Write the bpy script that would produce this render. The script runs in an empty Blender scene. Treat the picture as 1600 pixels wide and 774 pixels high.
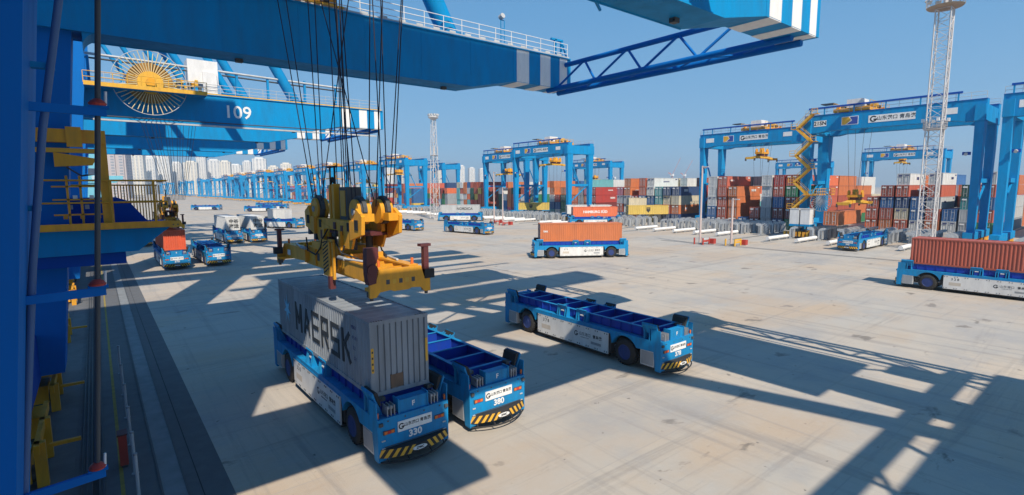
import bpy, math, random
from mathutils import Vector, Matrix
R = math.radians
rnd = random.Random(7)
sc = bpy.context.scene
col = sc.collection
PI = math.pi

# ------------------------------------------------------------------ camera, world, sun, exposure
cam_d = bpy.data.cameras.new('camera'); cam = bpy.data.objects.new('camera', cam_d); col.objects.link(cam)
cam_d.sensor_width = 36.0; cam_d.lens = 36.0 * 807.1 / 1600.0
cam_d.clip_start = 0.1; cam_d.clip_end = 12000
def cam_matrix(yaw, pitch, roll, H):
    fwd = Vector((math.sin(yaw), math.cos(yaw), 0)); right = Vector((math.cos(yaw), -math.sin(yaw), 0)); up = Vector((0, 0, 1))
    fw = fwd * math.cos(pitch) - up * math.sin(pitch); u = up * math.cos(pitch) + fwd * math.sin(pitch)
    r2 = right * math.cos(roll) + u * math.sin(roll); u2 = u * math.cos(roll) - right * math.sin(roll)
    m = Matrix((r2, u2, -fw)).transposed().to_4x4(); m.translation = (0, 0, H)
    return m
CAMH = 10.323
cam.matrix_world = cam_matrix(0.677, 0.115, -0.006, CAMH)
sc.camera = cam

SUN = Vector((-0.30, -0.90, 1.0)).normalized()          # towards the sun
w = bpy.data.worlds.new('World'); sc.world = w; w.use_nodes = True
nt = w.node_tree; nt.nodes.clear()
wo = nt.nodes.new('ShaderNodeOutputWorld'); bg = nt.nodes.new('ShaderNodeBackground'); sky = nt.nodes.new('ShaderNodeTexSky')
sky.sky_type = 'NISHITA'; sky.sun_disc = False
sky.sun_elevation = math.asin(SUN.z); sky.sun_rotation = math.atan2(SUN.x, SUN.y)
sky.air_density = 1.0; sky.dust_density = 0.15; sky.ozone_density = 4.0; sky.altitude = 0
bg.inputs[1].default_value = 0.10
tcw = nt.nodes.new('ShaderNodeTexCoord'); sep = nt.nodes.new('ShaderNodeSeparateXYZ'); nt.links.new(tcw.outputs['Generated'], sep.inputs[0])
grad = nt.nodes.new('ShaderNodeValToRGB'); ge = grad.color_ramp.elements
ge[0].position = 0.0; ge[0].color = (0.255, 0.47, 0.715, 1); ge[1].position = 0.55; ge[1].color = (0.085, 0.26, 0.55, 1)
e = ge.new(0.12); e.color = (0.19, 0.42, 0.69, 1); e = ge.new(0.30); e.color = (0.125, 0.35, 0.645, 1)
nt.links.new(sep.outputs['Z'], grad.inputs[0])
scl = nt.nodes.new('ShaderNodeMix'); scl.data_type = 'RGBA'; scl.blend_type = 'MULTIPLY'; scl.inputs['Factor'].default_value = 1; scl.inputs['B'].default_value = (8.8, 8.8, 8.8, 1)
nt.links.new(grad.outputs[0], scl.inputs['A'])
mixs = nt.nodes.new('ShaderNodeMix'); mixs.data_type = 'RGBA'; mixs.inputs['Factor'].default_value = 0.88
nt.links.new(sky.outputs[0], mixs.inputs['A']); nt.links.new(scl.outputs['Result'], mixs.inputs['B'])
nt.links.new(mixs.outputs['Result'], bg.inputs[0]); nt.links.new(bg.outputs[0], wo.inputs[0])
sd = bpy.data.lights.new('sun', 'SUN'); sd.energy = 4.8; sd.angle = R(0.45); sd.color = (1.0, 0.89, 0.74)
so = bpy.data.objects.new('sun', sd); col.objects.link(so); so.rotation_euler = SUN.to_track_quat('Z', 'Y').to_euler()
so.location = (0, 0, 200)
sc.view_settings.view_transform = 'Standard'; sc.view_settings.look = 'None'
sc.view_settings.exposure = 0.27; sc.view_settings.gamma = 1.0

# ------------------------------------------------------------------ materials
MATS = {}
def paint(name, rgb, rough=0.5, dirt=0.25, scale=1.2, metallic=0.0, streak=True, bump=0.0, fade=0.12, spec=0.4):
    if name in MATS: return MATS[name]
    m = bpy.data.materials.new(name); m.use_nodes = True; n = m.node_tree.nodes; l = m.node_tree.links
    b = n['Principled BSDF']; b.inputs['Roughness'].default_value = rough; b.inputs['Metallic'].default_value = metallic
    b.inputs['Specular IOR Level'].default_value = spec
    tc = n.new('ShaderNodeTexCoord'); mp = n.new('ShaderNodeMapping'); l.new(tc.outputs['Object'], mp.inputs[0])
    mp.inputs['Scale'].default_value = (1, 1, 0.25 if streak else 1)
    nz = n.new('ShaderNodeTexNoise'); nz.inputs['Scale'].default_value = scale; nz.inputs['Detail'].default_value = 8; nz.inputs['Roughness'].default_value = 0.65
    l.new(mp.outputs[0], nz.inputs['Vector'])
    r = n.new('ShaderNodeValToRGB'); r.color_ramp.elements[0].position = 0.38; r.color_ramp.elements[1].position = 0.72
    l.new(nz.outputs['Fac'], r.inputs[0])
    mx = n.new('ShaderNodeMix'); mx.data_type = 'RGBA'
    a = rgb; d = tuple(c * (1 - dirt) + 0.05 * dirt for c in rgb)
    mx.inputs['A'].default_value = (*a, 1); mx.inputs['B'].default_value = (*d, 1)
    l.new(r.outputs[0], mx.inputs['Factor'])
    n2 = n.new('ShaderNodeTexNoise'); n2.inputs['Scale'].default_value = 0.35; n2.inputs['Detail'].default_value = 3; l.new(tc.outputs['Object'], n2.inputs['Vector'])
    m2 = n.new('ShaderNodeMix'); m2.data_type = 'RGBA'; m2.blend_type = 'MIX'
    f = tuple(min(1, c * 0.8 + 0.10) for c in rgb); m2.inputs['B'].default_value = (*f, 1)
    mt = n.new('ShaderNodeMath'); mt.operation = 'MULTIPLY'; mt.inputs[1].default_value = fade * 2; l.new(n2.outputs['Fac'], mt.inputs[0])
    l.new(mt.outputs[0], m2.inputs['Factor']); l.new(mx.outputs['Result'], m2.inputs['A']); l.new(m2.outputs['Result'], b.inputs['Base Color'])
    rr = n.new('ShaderNodeMapRange'); rr.inputs['To Min'].default_value = max(0.05, rough - 0.12); rr.inputs['To Max'].default_value = min(1, rough + 0.2)
    l.new(nz.outputs['Fac'], rr.inputs['Value']); l.new(rr.outputs[0], b.inputs['Roughness'])
    if bump:
        bp = n.new('ShaderNodeBump'); bp.inputs['Strength'].default_value = bump; bp.inputs['Distance'].default_value = 0.02
        l.new(nz.outputs['Fac'], bp.inputs['Height']); l.new(bp.outputs[0], b.inputs['Normal'])
    MATS[name] = m
    return m
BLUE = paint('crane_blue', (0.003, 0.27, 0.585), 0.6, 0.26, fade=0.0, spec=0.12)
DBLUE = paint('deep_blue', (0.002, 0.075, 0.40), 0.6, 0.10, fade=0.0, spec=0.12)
SHADEB = paint('shaded_crane_blue', (0.002, 0.15, 0.50), 0.6, 0.12, fade=0.0, spec=0.1)  # crane blue darkened to put deep shade into legs, truss and brackets
AGVB = paint('vehicle_blue', (0.004, 0.25, 0.545), 0.5, 0.45, 2.6, fade=0.02, spec=0.2)
AGVD = paint('vehicle_deep_blue', (0.003, 0.045, 0.36), 0.45, 0.25, 2.0, fade=0.02, spec=0.3)
YEL = paint('machine_yellow', (0.80, 0.36, 0.008), 0.45, 0.35, 2.5)
YELB = paint('bright_yellow', (0.80, 0.43, 0.03), 0.5, 0.3, 2.5)
WHITE = paint('white_paint', (0.78, 0.78, 0.77), 0.5, 0.22, 1.6)
PANEL = paint('white_panel', (0.72, 0.72, 0.70), 0.45, 0.28, 1.3)
GREY = paint('grey_steel', (0.30, 0.32, 0.34), 0.5, 0.3)
LGREY = paint('light_steel', (0.52, 0.54, 0.55), 0.5, 0.3)
DGREY = paint('dark_steel', (0.06, 0.065, 0.07), 0.55, 0.3)
BLACK = paint('black_rubber', (0.016, 0.016, 0.017), 0.75, 0.2, 4)
TYRE = paint('tyre_rubber', (0.022, 0.021, 0.020), 0.85, 0.2, 4, fade=0.08)
ROPE = paint('steel_rope', (0.015, 0.015, 0.03), 0.6, 0.1, fade=0)
REDP = paint('red_paint', (0.45, 0.035, 0.02), 0.5, 0.3)
MAROON = paint('dark_red_paint', (0.10, 0.012, 0.014), 0.5, 0.35)
ORL = paint('lamp_orange', (0.75, 0.16, 0.02), 0.3, 0.1)
REDL = paint('lamp_red', (0.6, 0.02, 0.02), 0.3, 0.1)
MARK = paint('marking_white', (0.82, 0.82, 0.80), 0.55, 0.15, 3)
INK = paint('marking_black', (0.02, 0.025, 0.03), 0.6, 0.1)
NAVYT = paint('marking_navy', (0.03, 0.04, 0.16), 0.6, 0.1)
STARB = paint('star_blue', (0.20, 0.52, 0.72), 0.6, 0.1)
MAG = paint('marking_magenta', (0.6, 0.03, 0.22), 0.6, 0.1)
CONC = paint('pale_concrete', (0.46, 0.44, 0.41), 0.85, 0.25, 1.5)
HULL = paint('pale_cyan_paint', (0.16, 0.50, 0.62), 0.5, 0.2)
CC = {
 'rust red': (0.40, 0.085, 0.05), 'brick red': (0.52, 0.12, 0.07), 'orange': (0.58, 0.17, 0.055), 'red': (0.45, 0.045, 0.035),
 'maroon': (0.20, 0.03, 0.03), 'white': (0.68, 0.68, 0.66), 'light grey': (0.48, 0.50, 0.51), 'grey': (0.32, 0.35, 0.38),
 'navy blue': (0.02, 0.06, 0.17), 'blue': (0.025, 0.13, 0.34), 'teal': (0.04, 0.25, 0.26), 'green': (0.03, 0.20, 0.09),
 'dark green': (0.015, 0.09, 0.06), 'yellow': (0.66, 0.47, 0.10), 'cream': (0.62, 0.55, 0.40), 'pink': (0.55, 0.10, 0.17), 'sky blue': (0.13, 0.42, 0.45)}
CM = {k: paint('container_' + k.replace(' ', '_'), v, 0.55, 0.3, 1.4, fade=0.14) for k, v in CC.items()}

# ------------------------------------------------------------------ mesh builder
class MB:
    def __init__(s): s.v = []; s.f = []; s.mi = []; s.mats = []; s.sm = []; s.M = Matrix.Identity(4)
    def mat(s, m):
        if m not in s.mats: s.mats.append(m)
        return s.mats.index(m)
    def add(s, vs, fs, m, smooth=False):
        o = len(s.v); k = s.mat(m)
        s.v += [tuple(s.M @ Vector(p)) for p in vs]
        for f in fs: s.f.append([i + o for i in f]); s.mi.append(k); s.sm.append(smooth)
        return s
    def box(s, x0, x1, y0, y1, z0, z1, m):
        vs = [(x0,y0,z0),(x1,y0,z0),(x1,y1,z0),(x0,y1,z0),(x0,y0,z1),(x1,y0,z1),(x1,y1,z1),(x0,y1,z1)]
        return s.add(vs, [(0,3,2,1),(4,5,6,7),(0,1,5,4),(1,2,6,5),(2,3,7,6),(3,0,4,7)], m)
    def cbox(s, c, d, m): return s.box(c[0]-d[0]/2, c[0]+d[0]/2, c[1]-d[1]/2, c[1]+d[1]/2, c[2]-d[2]/2, c[2]+d[2]/2, m)
    def loft(s, rings, m, smooth=False, cap=True):
        n = len(rings[0]); vs = [p for r in rings for p in r]; fs = []
        for i in range(len(rings)-1):
            for j in range(n):
                a = i*n+j; b = i*n+(j+1) % n; fs.append((a, b, b+n, a+n))
        s.add(vs, fs, m, smooth)
        if cap:
            s.add(rings[0], [tuple(range(n))[::-1]], m); s.add(rings[-1], [tuple(range(n))], m)
        return s
    def tube(s, a, b, r, m, n=8, r2=None, cap=True, smooth=True):
        a = Vector(a); b = Vector(b); d = (b-a).normalized()
        u = d.orthogonal().normalized(); v = d.cross(u); r2 = r if r2 is None else r2
        return s.loft([[a + (u*math.cos(2*PI*i/n)+v*math.sin(2*PI*i/n))*r for i in range(n)],
                       [b + (u*math.cos(2*PI*i/n)+v*math.sin(2*PI*i/n))*r2 for i in range(n)]], m, smooth, cap)
    def path(s, pts, r, m, n=6):
        for a, b in zip(pts, pts[1:]): s.tube(a, b, r, m, n)
        return s
    def beam(s, a, b, wd, ht, m, up=(0, 0, 1)):
        a = Vector(a); b = Vector(b); d = (b-a).normalized(); u = Vector(up)
        if abs(d.dot(u)) > 0.98: u = Vector((1, 0, 0))
        r = d.cross(u).normalized(); u = r.cross(d)
        o = [(-wd/2, -ht/2), (wd/2, -ht/2), (wd/2, ht/2), (-wd/2, ht/2)]
        return s.loft([[a + r*p + u*q for p, q in o], [b + r*p + u*q for p, q in o]], m)
    def prism(s, poly, ax, a, b, m):
        # poly of 2-tuples in the other two axes, extruded along axis ax from a to b
        def mk(p, t): return {0: (t, p[0], p[1]), 1: (p[0], t, p[1]), 2: (p[0], p[1], t)}[ax]
        n = len(poly); vs = [mk(p, a) for p in poly] + [mk(p, b) for p in poly]
        fs = [tuple(range(n)), tuple(range(2*n-1, n-1, -1))] + [((i+1) % n, i, n+i, n+(i+1) % n) for i in range(n)]
        return s.add(vs, fs, m)
    def mesh(s, name):
        me = bpy.data.meshes.new(name); me.from_pydata(s.v, [], s.f)
        for m in s.mats: me.materials.append(m)
        me.polygons.foreach_set('material_index', s.mi); me.polygons.foreach_set('use_smooth', s.sm)
        me.update(); me.validate()
        import bmesh
        bm = bmesh.new(); bm.from_mesh(me); bmesh.ops.recalc_face_normals(bm, faces=bm.faces); bm.to_mesh(me); bm.free()
        return me
    def build(s, name, parent=None, loc=(0, 0, 0), rz=0, kind=None):
        return link(s.mesh(name), name, parent, loc, rz, kind)
def link(me, name, parent=None, loc=(0, 0, 0), rz=0, kind=None):
    o = bpy.data.objects.new(name, me); col.objects.link(o); o.location = loc; o.rotation_euler = (0, 0, rz)
    if parent: o.parent = parent
    if kind: o['kind'] = kind
    return o
def tag(o, label, cat, group=None):
    o['label'] = label; o['category'] = cat
    if group: o['group'] = group
    return o
def thing(name, label, cat, loc=(0, 0, 0), rz=0, group=None):
    o = bpy.data.objects.new(name, None); col.objects.link(o); o.location = loc; o.rotation_euler = (0, 0, rz); o.empty_display_size = 0.5
    return tag(o, label, cat, group)
KIDS = {}
def copy_tree(o, parent=None):
    c = o.copy(); col.objects.link(c)
    if parent: c.parent = parent
    for ch in [k for k in bpy.data.objects if k.parent == o]: copy_tree(ch, c)
    return c
TXT = {}
def text_mesh(s, size, m, bold=0.0, ext=0.003):
    key = (s, size, m.name, bold)
    if key in TXT: return TXT[key]
    cu = bpy.data.curves.new('lettering', 'FONT'); cu.body = s; cu.size = size; cu.align_x = 'CENTER'; cu.align_y = 'CENTER'
    cu.extrude = ext; cu.offset = bold; cu.resolution_u = 3
    ob = bpy.data.objects.new('lettering', cu); col.objects.link(ob)
    bpy.context.view_layer.update(); dg = bpy.context.evaluated_depsgraph_get()
    me = bpy.data.meshes.new_from_object(ob.evaluated_get(dg)); me.materials.clear(); me.materials.append(m)
    bpy.data.objects.remove(ob); bpy.data.curves.remove(cu)
    TXT[key] = me
    return me
# orientation of text so that it is read by someone facing the surface; n = outward normal axis
FACE = {'-y': (R(90), 0, 0), '+y': (R(90), 0, R(180)), '-x': (R(90), 0, R(-90)), '+x': (R(90), 0, R(90))}
def text(s, size, m, loc, face, parent=None, name='lettering', bold=0.0, sx=1.0):
    o = link(text_mesh(s, size, m, bold), name, parent, loc); o.rotation_euler = FACE[face]; o.scale = (sx, 1, 1)
    return o
def ring(r0, r1, a0, a1, n, m, h=0.006):
    b = MB()
    for i in range(n):
        t0 = a0+(a1-a0)*i/n; t1 = a0+(a1-a0)*(i+1)/n
        b.add([(r0*math.cos(t0), r0*math.sin(t0), h), (r1*math.cos(t0), r1*math.sin(t0), h), (r1*math.cos(t1), r1*math.sin(t1), h), (r0*math.cos(t1), r0*math.sin(t1), h)], [(0, 1, 2, 3)], m)
    return b
LOGO = ring(0.30, 0.5, R(35), R(335), 16, INK).add([(0.02, -0.2, 0.006), (0.5, -0.2, 0.006), (0.5, 0.02, 0.006), (0.02, 0.02, 0.006)], [(0, 1, 2, 3)], INK).mesh('emblem')
def emblem(size, loc, face, parent):
    o = link(LOGO, 'emblem', parent, loc); o.rotation_euler = FACE[face]; o.scale = (size, size, 1); return o

# ------------------------------------------------------------------ ground and setting
def ground_mat():
    m = bpy.data.materials.new('concrete_pavement'); m.use_nodes = True; n = m.node_tree.nodes; l = m.node_tree.links; b = n['Principled BSDF']
    tc = n.new('ShaderNodeTexCoord')
    def noise(scale, detail=6, rough=0.6, sx=1, sy=1, dist=0.0):
        mp = n.new('ShaderNodeMapping'); l.new(tc.outputs['Object'], mp.inputs[0]); mp.inputs['Scale'].default_value = (sx, sy, 1)
        t = n.new('ShaderNodeTexNoise'); t.inputs['Scale'].default_value = scale; t.inputs['Detail'].default_value = detail; t.inputs['Roughness'].default_value = rough
        t.inputs['Distortion'].default_value = dist
        l.new(mp.outputs[0], t.inputs['Vector']); return t.outputs['Fac']
    def ramp(f, p0, p1, c0=(0, 0, 0, 1), c1=(1, 1, 1, 1)):
        r = n.new('ShaderNodeValToRGB'); r.color_ramp.elements[0].position = p0; r.color_ramp.elements[1].position = p1
        r.color_ramp.elements[0].color = c0; r.color_ramp.elements[1].color = c1; l.new(f, r.inputs[0]); return r.outputs[0]
    def mix(a, bcol, f, mode='MIX'):
        x = n.new('ShaderNodeMix'); x.data_type = 'RGBA'; x.blend_type = mode
        if isinstance(a, tuple): x.inputs['A'].default_value = a
        else: l.new(a, x.inputs['A'])
        if isinstance(bcol, tuple): x.inputs['B'].default_value = bcol
        else: l.new(bcol, x.inputs['B'])
        if isinstance(f, float): x.inputs['Factor'].default_value = f
        else: l.new(f, x.inputs['Factor'])
        return x.outputs['Result']
    def mul(a, k):
        x = n.new('ShaderNodeMath'); x.operation = 'MULTIPLY'; l.new(a, x.inputs[0]); x.inputs[1].default_value = k; return x.outputs[0]
    base = mix((0.435, 0.405, 0.355, 1), (0.49, 0.42, 0.335, 1), ramp(noise(0.045, 4), 0.42, 0.6))
    base = mix(base, (0.33, 0.325, 0.315, 1), mul(ramp(noise(0.11, 7, 0.72), 0.48, 0.62), 0.8))
    base = mix(base, (0.46, 0.36, 0.26, 1), mul(ramp(noise(0.05, 6, 0.62, 1, 1.6), 0.49, 0.61), 0.85))
    # tyre tracks along both travel directions
    base = mix(base, (0.20, 0.19, 0.185, 1), mul(ramp(noise(0.9, 6, 0.68, 1.0, 0.035, 0.3), 0.53, 0.67), 0.5))
    base = mix(base, (0.21, 0.20, 0.19, 1), mul(ramp(noise(0.8, 6, 0.72, 0.05, 0.9, 0.6), 0.54, 0.67), 0.48))
    # oil spots, dark scars
    base = mix(base, (0.13, 0.115, 0.10, 1), mul(ramp(noise(0.42, 5, 0.6, 0.7, 1.3, 0.4), 0.635, 0.69), 0.75))
    base = mix(base, (0.10, 0.09, 0.085, 1), mul(ramp(noise(1.9, 3, 0.55), 0.70, 0.74), 0.85))
    base = mix(base, (0.55, 0.52, 0.47, 1), mul(ramp(noise(3.5, 6, 0.7), 0.5, 0.8), 0.25))
    # slab joints
    br = n.new('ShaderNodeTexBrick'); br.offset = 0; br.inputs['Scale'].default_value = 1; br.inputs['Brick Width'].default_value = 7.5; br.inputs['Row Height'].default_value = 6.0
    br.inputs['Mortar Size'].default_value = 0.028; br.inputs['Color1'].default_value = (0, 0, 0, 1); br.inputs['Color2'].default_value = (0.6, 0.6, 0.6, 1); br.inputs['Mortar'].default_value = (1, 1, 1, 1)
    l.new(tc.outputs['Object'], br.inputs['Vector'])
    base = mix(base, (0.26, 0.235, 0.21, 1), mul(br.outputs['Fac'], 0.18))
    base = mix(base, (0.37, 0.345, 0.32, 1), mul(br.outputs['Color'], 0.5))
    l.new(base, b.inputs['Base Color']); b.inputs['Roughness'].default_value = 0.8; b.inputs['Specular IOR Level'].default_value = 0.25
    bp = n.new('ShaderNodeBump'); bp.inputs['Strength'].default_value = 0.25; bp.inputs['Distance'].default_value = 0.01; l.new(noise(8, 6, 0.7), bp.inputs['Height']); l.new(bp.outputs[0], b.inputs['Normal'])
    return m
def sheet(name, x0, x1, y0, y1, z, m):
    return MB().add([(x0, y0, z), (x1, y0, z), (x1, y1, z), (x0, y1, z)], [(0, 1, 2, 3)], m).build(name, kind='structure')
GM = ground_mat()
sheet('ground', -60, 6000, -400, 6000, 0.0, GM)
ASPH = paint('apron_asphalt', (0.115, 0.12, 0.125), 0.85, 0.35, 1.5, streak=False, bump=0.2)
STRIPC = paint('channel_concrete', (0.22, 0.235, 0.24), 0.85, 0.35, 1.2, streak=False)
sheet('quay_apron', -60, 3.0, -60, 900, 0.004, ASPH)
sheet('channel_strip', 1.08, 1.72, -60, 900, 0.008, STRIPC)
kb = MB()
kb.box(1.02, 1.08, -60, 900, -0.02, 0.05, DGREY); kb.box(1.72, 1.78, -60, 900, -0.02, 0.035, DGREY); kb.box(2.14, 2.17, -60, 900, -0.02, 0.012, BLACK)
kb.build('channel_edge', kind='structure')
sheet('yellow_line', -0.06, 0.06, -60, 900, 0.010, paint('worn_yellow_line', (0.34, 0.24, 0.03), 0.8, 0.6, 3, streak=False))
sheet('inner_apron_strip', -2.1, -1.35, -60, 900, 0.009, paint('apron_patch', (0.13, 0.135, 0.14), 0.85, 0.4, 1.0, streak=False))
dl = MB(); dl.box(85.3, 85.75, -100, 60, -0.02, 0.012, DGREY); dl.box(86.4, 86.5, -100, 60, -0.02, 0.014, DGREY); dl.build('drain_channel', kind='structure')
tr = MB()
for x in (-1.12, -0.98, -0.84, -0.62, -0.5): tr.box(x-0.025, x+0.025, -60, 900, 0.004, 0.07, DGREY)
tr.box(-0.82, -0.64, -60, 900, 0.004, 0.03, BLACK)
tr.build('cable_trench', kind='structure')
rl = MB(); rl.box(-2.68, -2.61, -60, 900, 0.0, 0.14, GREY); rl.box(-2.75, -2.54, -60, 900, 0.0, 0.03, DGREY); rl.build('crane_rail', kind='structure')
YG = paint('yard_gravel', (0.30, 0.27, 0.235), 0.9, 0.3, 2.0, streak=False, bump=0.3)
for k in range(20, 41):
    y0 = 18.8 + (k-21)*32.2
    sheet('yard_block_bed', 127, 420, y0+1.2, y0+26.0, 0.006, YG)
    b = MB()
    for yy in (y0+0.6, y0+26.6): b.box(96, 420, yy-0.05, yy+0.05, 0.0, 0.14, GREY); b.box(96, 420, yy-0.3, yy+0.3, 0.0, 0.02, DGREY)
    b.build('yard_rail', kind='structure')

# ------------------------------------------------------------------ containers
H8 = 2.59
def container_parts(L, m, H=H8, detail=1):
    """returns mesh builder: corrugated box with frame, doors on both ends, base at z=0, centred, length along x"""
    b = MB(); W = 2.438; hx = L/2; hy = W/2
    p = 0.12
    for sx in (-1, 1):
        for sy in (-1, 1):
            b.cbox((sx*(hx-p/2), sy*(hy-p/2), H/2), (p, p, H), m)
    for sy in (-1, 1):
        b.cbox((0, sy*(hy-0.05), 0.08), (L-2*p, 0.1, 0.16), m); b.cbox((0, sy*(hy-0.04), H-0.06), (L-2*p, 0.08, 0.12), m)
    for sx in (-1, 1):
        b.cbox((sx*(hx-0.05), 0, 0.08), (0.1, W-2*p, 0.16), m); b.cbox((sx*(hx-0.05), 0, H-0.07), (0.1, W-2*p, 0.14), m)
    # corrugated sides
    pitch = 0.278 if detail == 2 else (0.55 if detail == 1 else 1.0); d = 0.045 if detail == 2 else 0.06
    for sy in (-1, 1):
        n = max(4, int(round((L-2*p)/pitch))); st = (L-2*p)/n; prof = []
        for i in range(n):
            x = -hx+p+i*st
            prof += [(x, 0), (x+st*0.26, 0), (x+st*0.5, 1), (x+st*0.76, 1)]
        prof.append((hx-p, 0))
        vs = []; fs = []
        for (x, t) in prof:
            y = sy*(hy-0.012-d*t); vs += [(x, y, 0.16), (x, y, H-0.12)]
        for i in range(len(prof)-1): fs.append((2*i, 2*i+2, 2*i+3, 2*i+1))
        b.add(vs, fs, m)
    # roof
    n = max(3, int(L/(0.6 if detail == 2 else 2.0))); vs = []; fs = []
    for i in range(n*2+1):
        x = -hx+0.1+(L-0.2)*i/(2*n); z = H-0.02-(0.025 if i % 2 else 0); vs += [(x, -hy+0.08, z), (x, hy-0.08, z)]
    for i in range(n*2): fs.append((2*i, 2*i+2, 2*i+3, 2*i+1))
    b.add(vs, fs, m)
    b.add([(-hx, -hy+.05, 0.14), (hx, -hy+.05, 0.14), (hx, hy-.05, 0.14), (-hx, hy-.05, 0.14)], [(0, 1, 2, 3)], m)
    # ends: door leaf recess with locking bars on -x, corrugated blank end on +x
    b.add([(-hx+0.05, -hy+p, 0.16), (-hx+0.05, hy-p, 0.16), (-hx+0.05, hy-p, H-0.14), (-hx+0.05, -hy+p, H-0.14)], [(0, 1, 2, 3)], m)
    nn = 9; prof = []
    st = (W-2*p)/nn
    for i in range(nn):
        y = -hy+p+i*st; prof += [(y, 0), (y+st*0.68, 0), (y+st*0.76, 1), (y+st*0.92, 1)]
    prof.append((hy-p, 0)); vs = []; fs = []
    for (y, t) in prof: x = hx-0.02-0.06*t; vs += [(x, y, 0.16), (x, y, H-0.14)]
    for i in range(len(prof)-1): fs.append((2*i, 2*i+2, 2*i+3, 2*i+1))
    b.add(vs, fs, m)
    lite = LGREY
    for y in (-0.82, -0.32, 0.32, 0.82): b.box(-hx-0.0, -hx+0.045, y-0.03, y+0.03, 0.1, H-0.1, lite)
    b.box(-hx+0.01, -hx+0.052, -0.02, 0.02, 0.16, H-0.14, DGREY)
    for y in (-0.57, 0.57):
        for z in (0.7, 1.9): b.box(-hx+0.005, -hx+0.05, y-0.28, y+0.28, z-0.03, z+0.03, lite)
    return b
def corner_castings(L, H=H8, m=None):
    b = MB()
    for sx in (-1, 1):
        for sy in (-1, 1):
            for z in (0.06, H-0.055): b.cbox((sx*(L/2-0.083), sy*(1.219-0.075), z), (0.18, 0.166, 0.124), m or DGREY)
    return b
CMESH = {}
def container_mesh(L, cname, H=H8, detail=1):
    key = (L, cname, H, detail)
    if key not in CMESH:
        me = container_parts(L, CM[cname], H, detail).mesh('shipping_container'); CMESH[key] = me
    return CMESH[key]
def place_container(x, y, z, rz, L, cname, label, group=None, H=H8, detail=1):
    o = link(container_mesh(L, cname, H, detail), 'shipping_container', None, (x, y, z), rz)
    return tag(o, label, 'container', group)

# ------------------------------------------------------------------ automated guided vehicles (local +x = front, 14 m long)
DECK = 2.50
def wheel_mesh():
    b = MB(); r = 0.76; w = 0.56; n = 28; prof = [(-w/2, 0.45), (-w/2, 0.62), (-w/2+0.05, 0.72), (-w/2+0.12, r), (w/2-0.12, r), (w/2-0.05, 0.72), (w/2, 0.62), (w/2, 0.45)]
    b.loft([[(rr*math.cos(2*PI*i/n), yy, rr*math.sin(2*PI*i/n)) for i in range(n)] for yy, rr in prof], TYRE, True, False)
    for i in range(n):
        for s in (-1, 1):
            a = 2*PI*(i+0.25*(s+1))/n; b.M = Matrix.Rotation(-a, 4, 'Y'); b.box(r-0.01, r+0.022, (0.02 if s > 0 else -w/2+0.05), (w/2-0.05 if s > 0 else -0.02), -0.045, 0.045, TYRE)
    b.M = Matrix.Identity(4)
    return b.mesh('tyre')
def rim_mesh():
    b = MB(); n = 20
    for s in (-1, 1):
        b.loft([[(rr*math.cos(2*PI*i/n), s*yy, rr*math.sin(2*PI*i/n)) for i in range(n)] for yy, rr in ((0.26, 0.46), (0.285, 0.44), (0.20, 0.37), (0.20, 0.2), (0.27, 0.17), (0.27, 0.02))], RIMB, False, True)
        for i in range(8):
            a = 2*PI*i/8; b.tube((0.28*math.cos(a), s*0.20, 0.28*math.sin(a)), (0.28*math.cos(a), s*0.235, 0.28*math.sin(a)), 0.03, GREY, 6)
    return b.mesh('rim')
RIMB = paint('rim_blue', (0.004, 0.03, 0.17), 0.5, 0.4, 4)
WM, RM = wheel_mesh(), rim_mesh()
def arch(cx, z0, r, a0, a1, n):
    return [(cx + r*math.cos(a0+(a1-a0)*i/n), z0 + r*math.sin(a0+(a1-a0)*i/n)) for i in range(n+1)]
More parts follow.
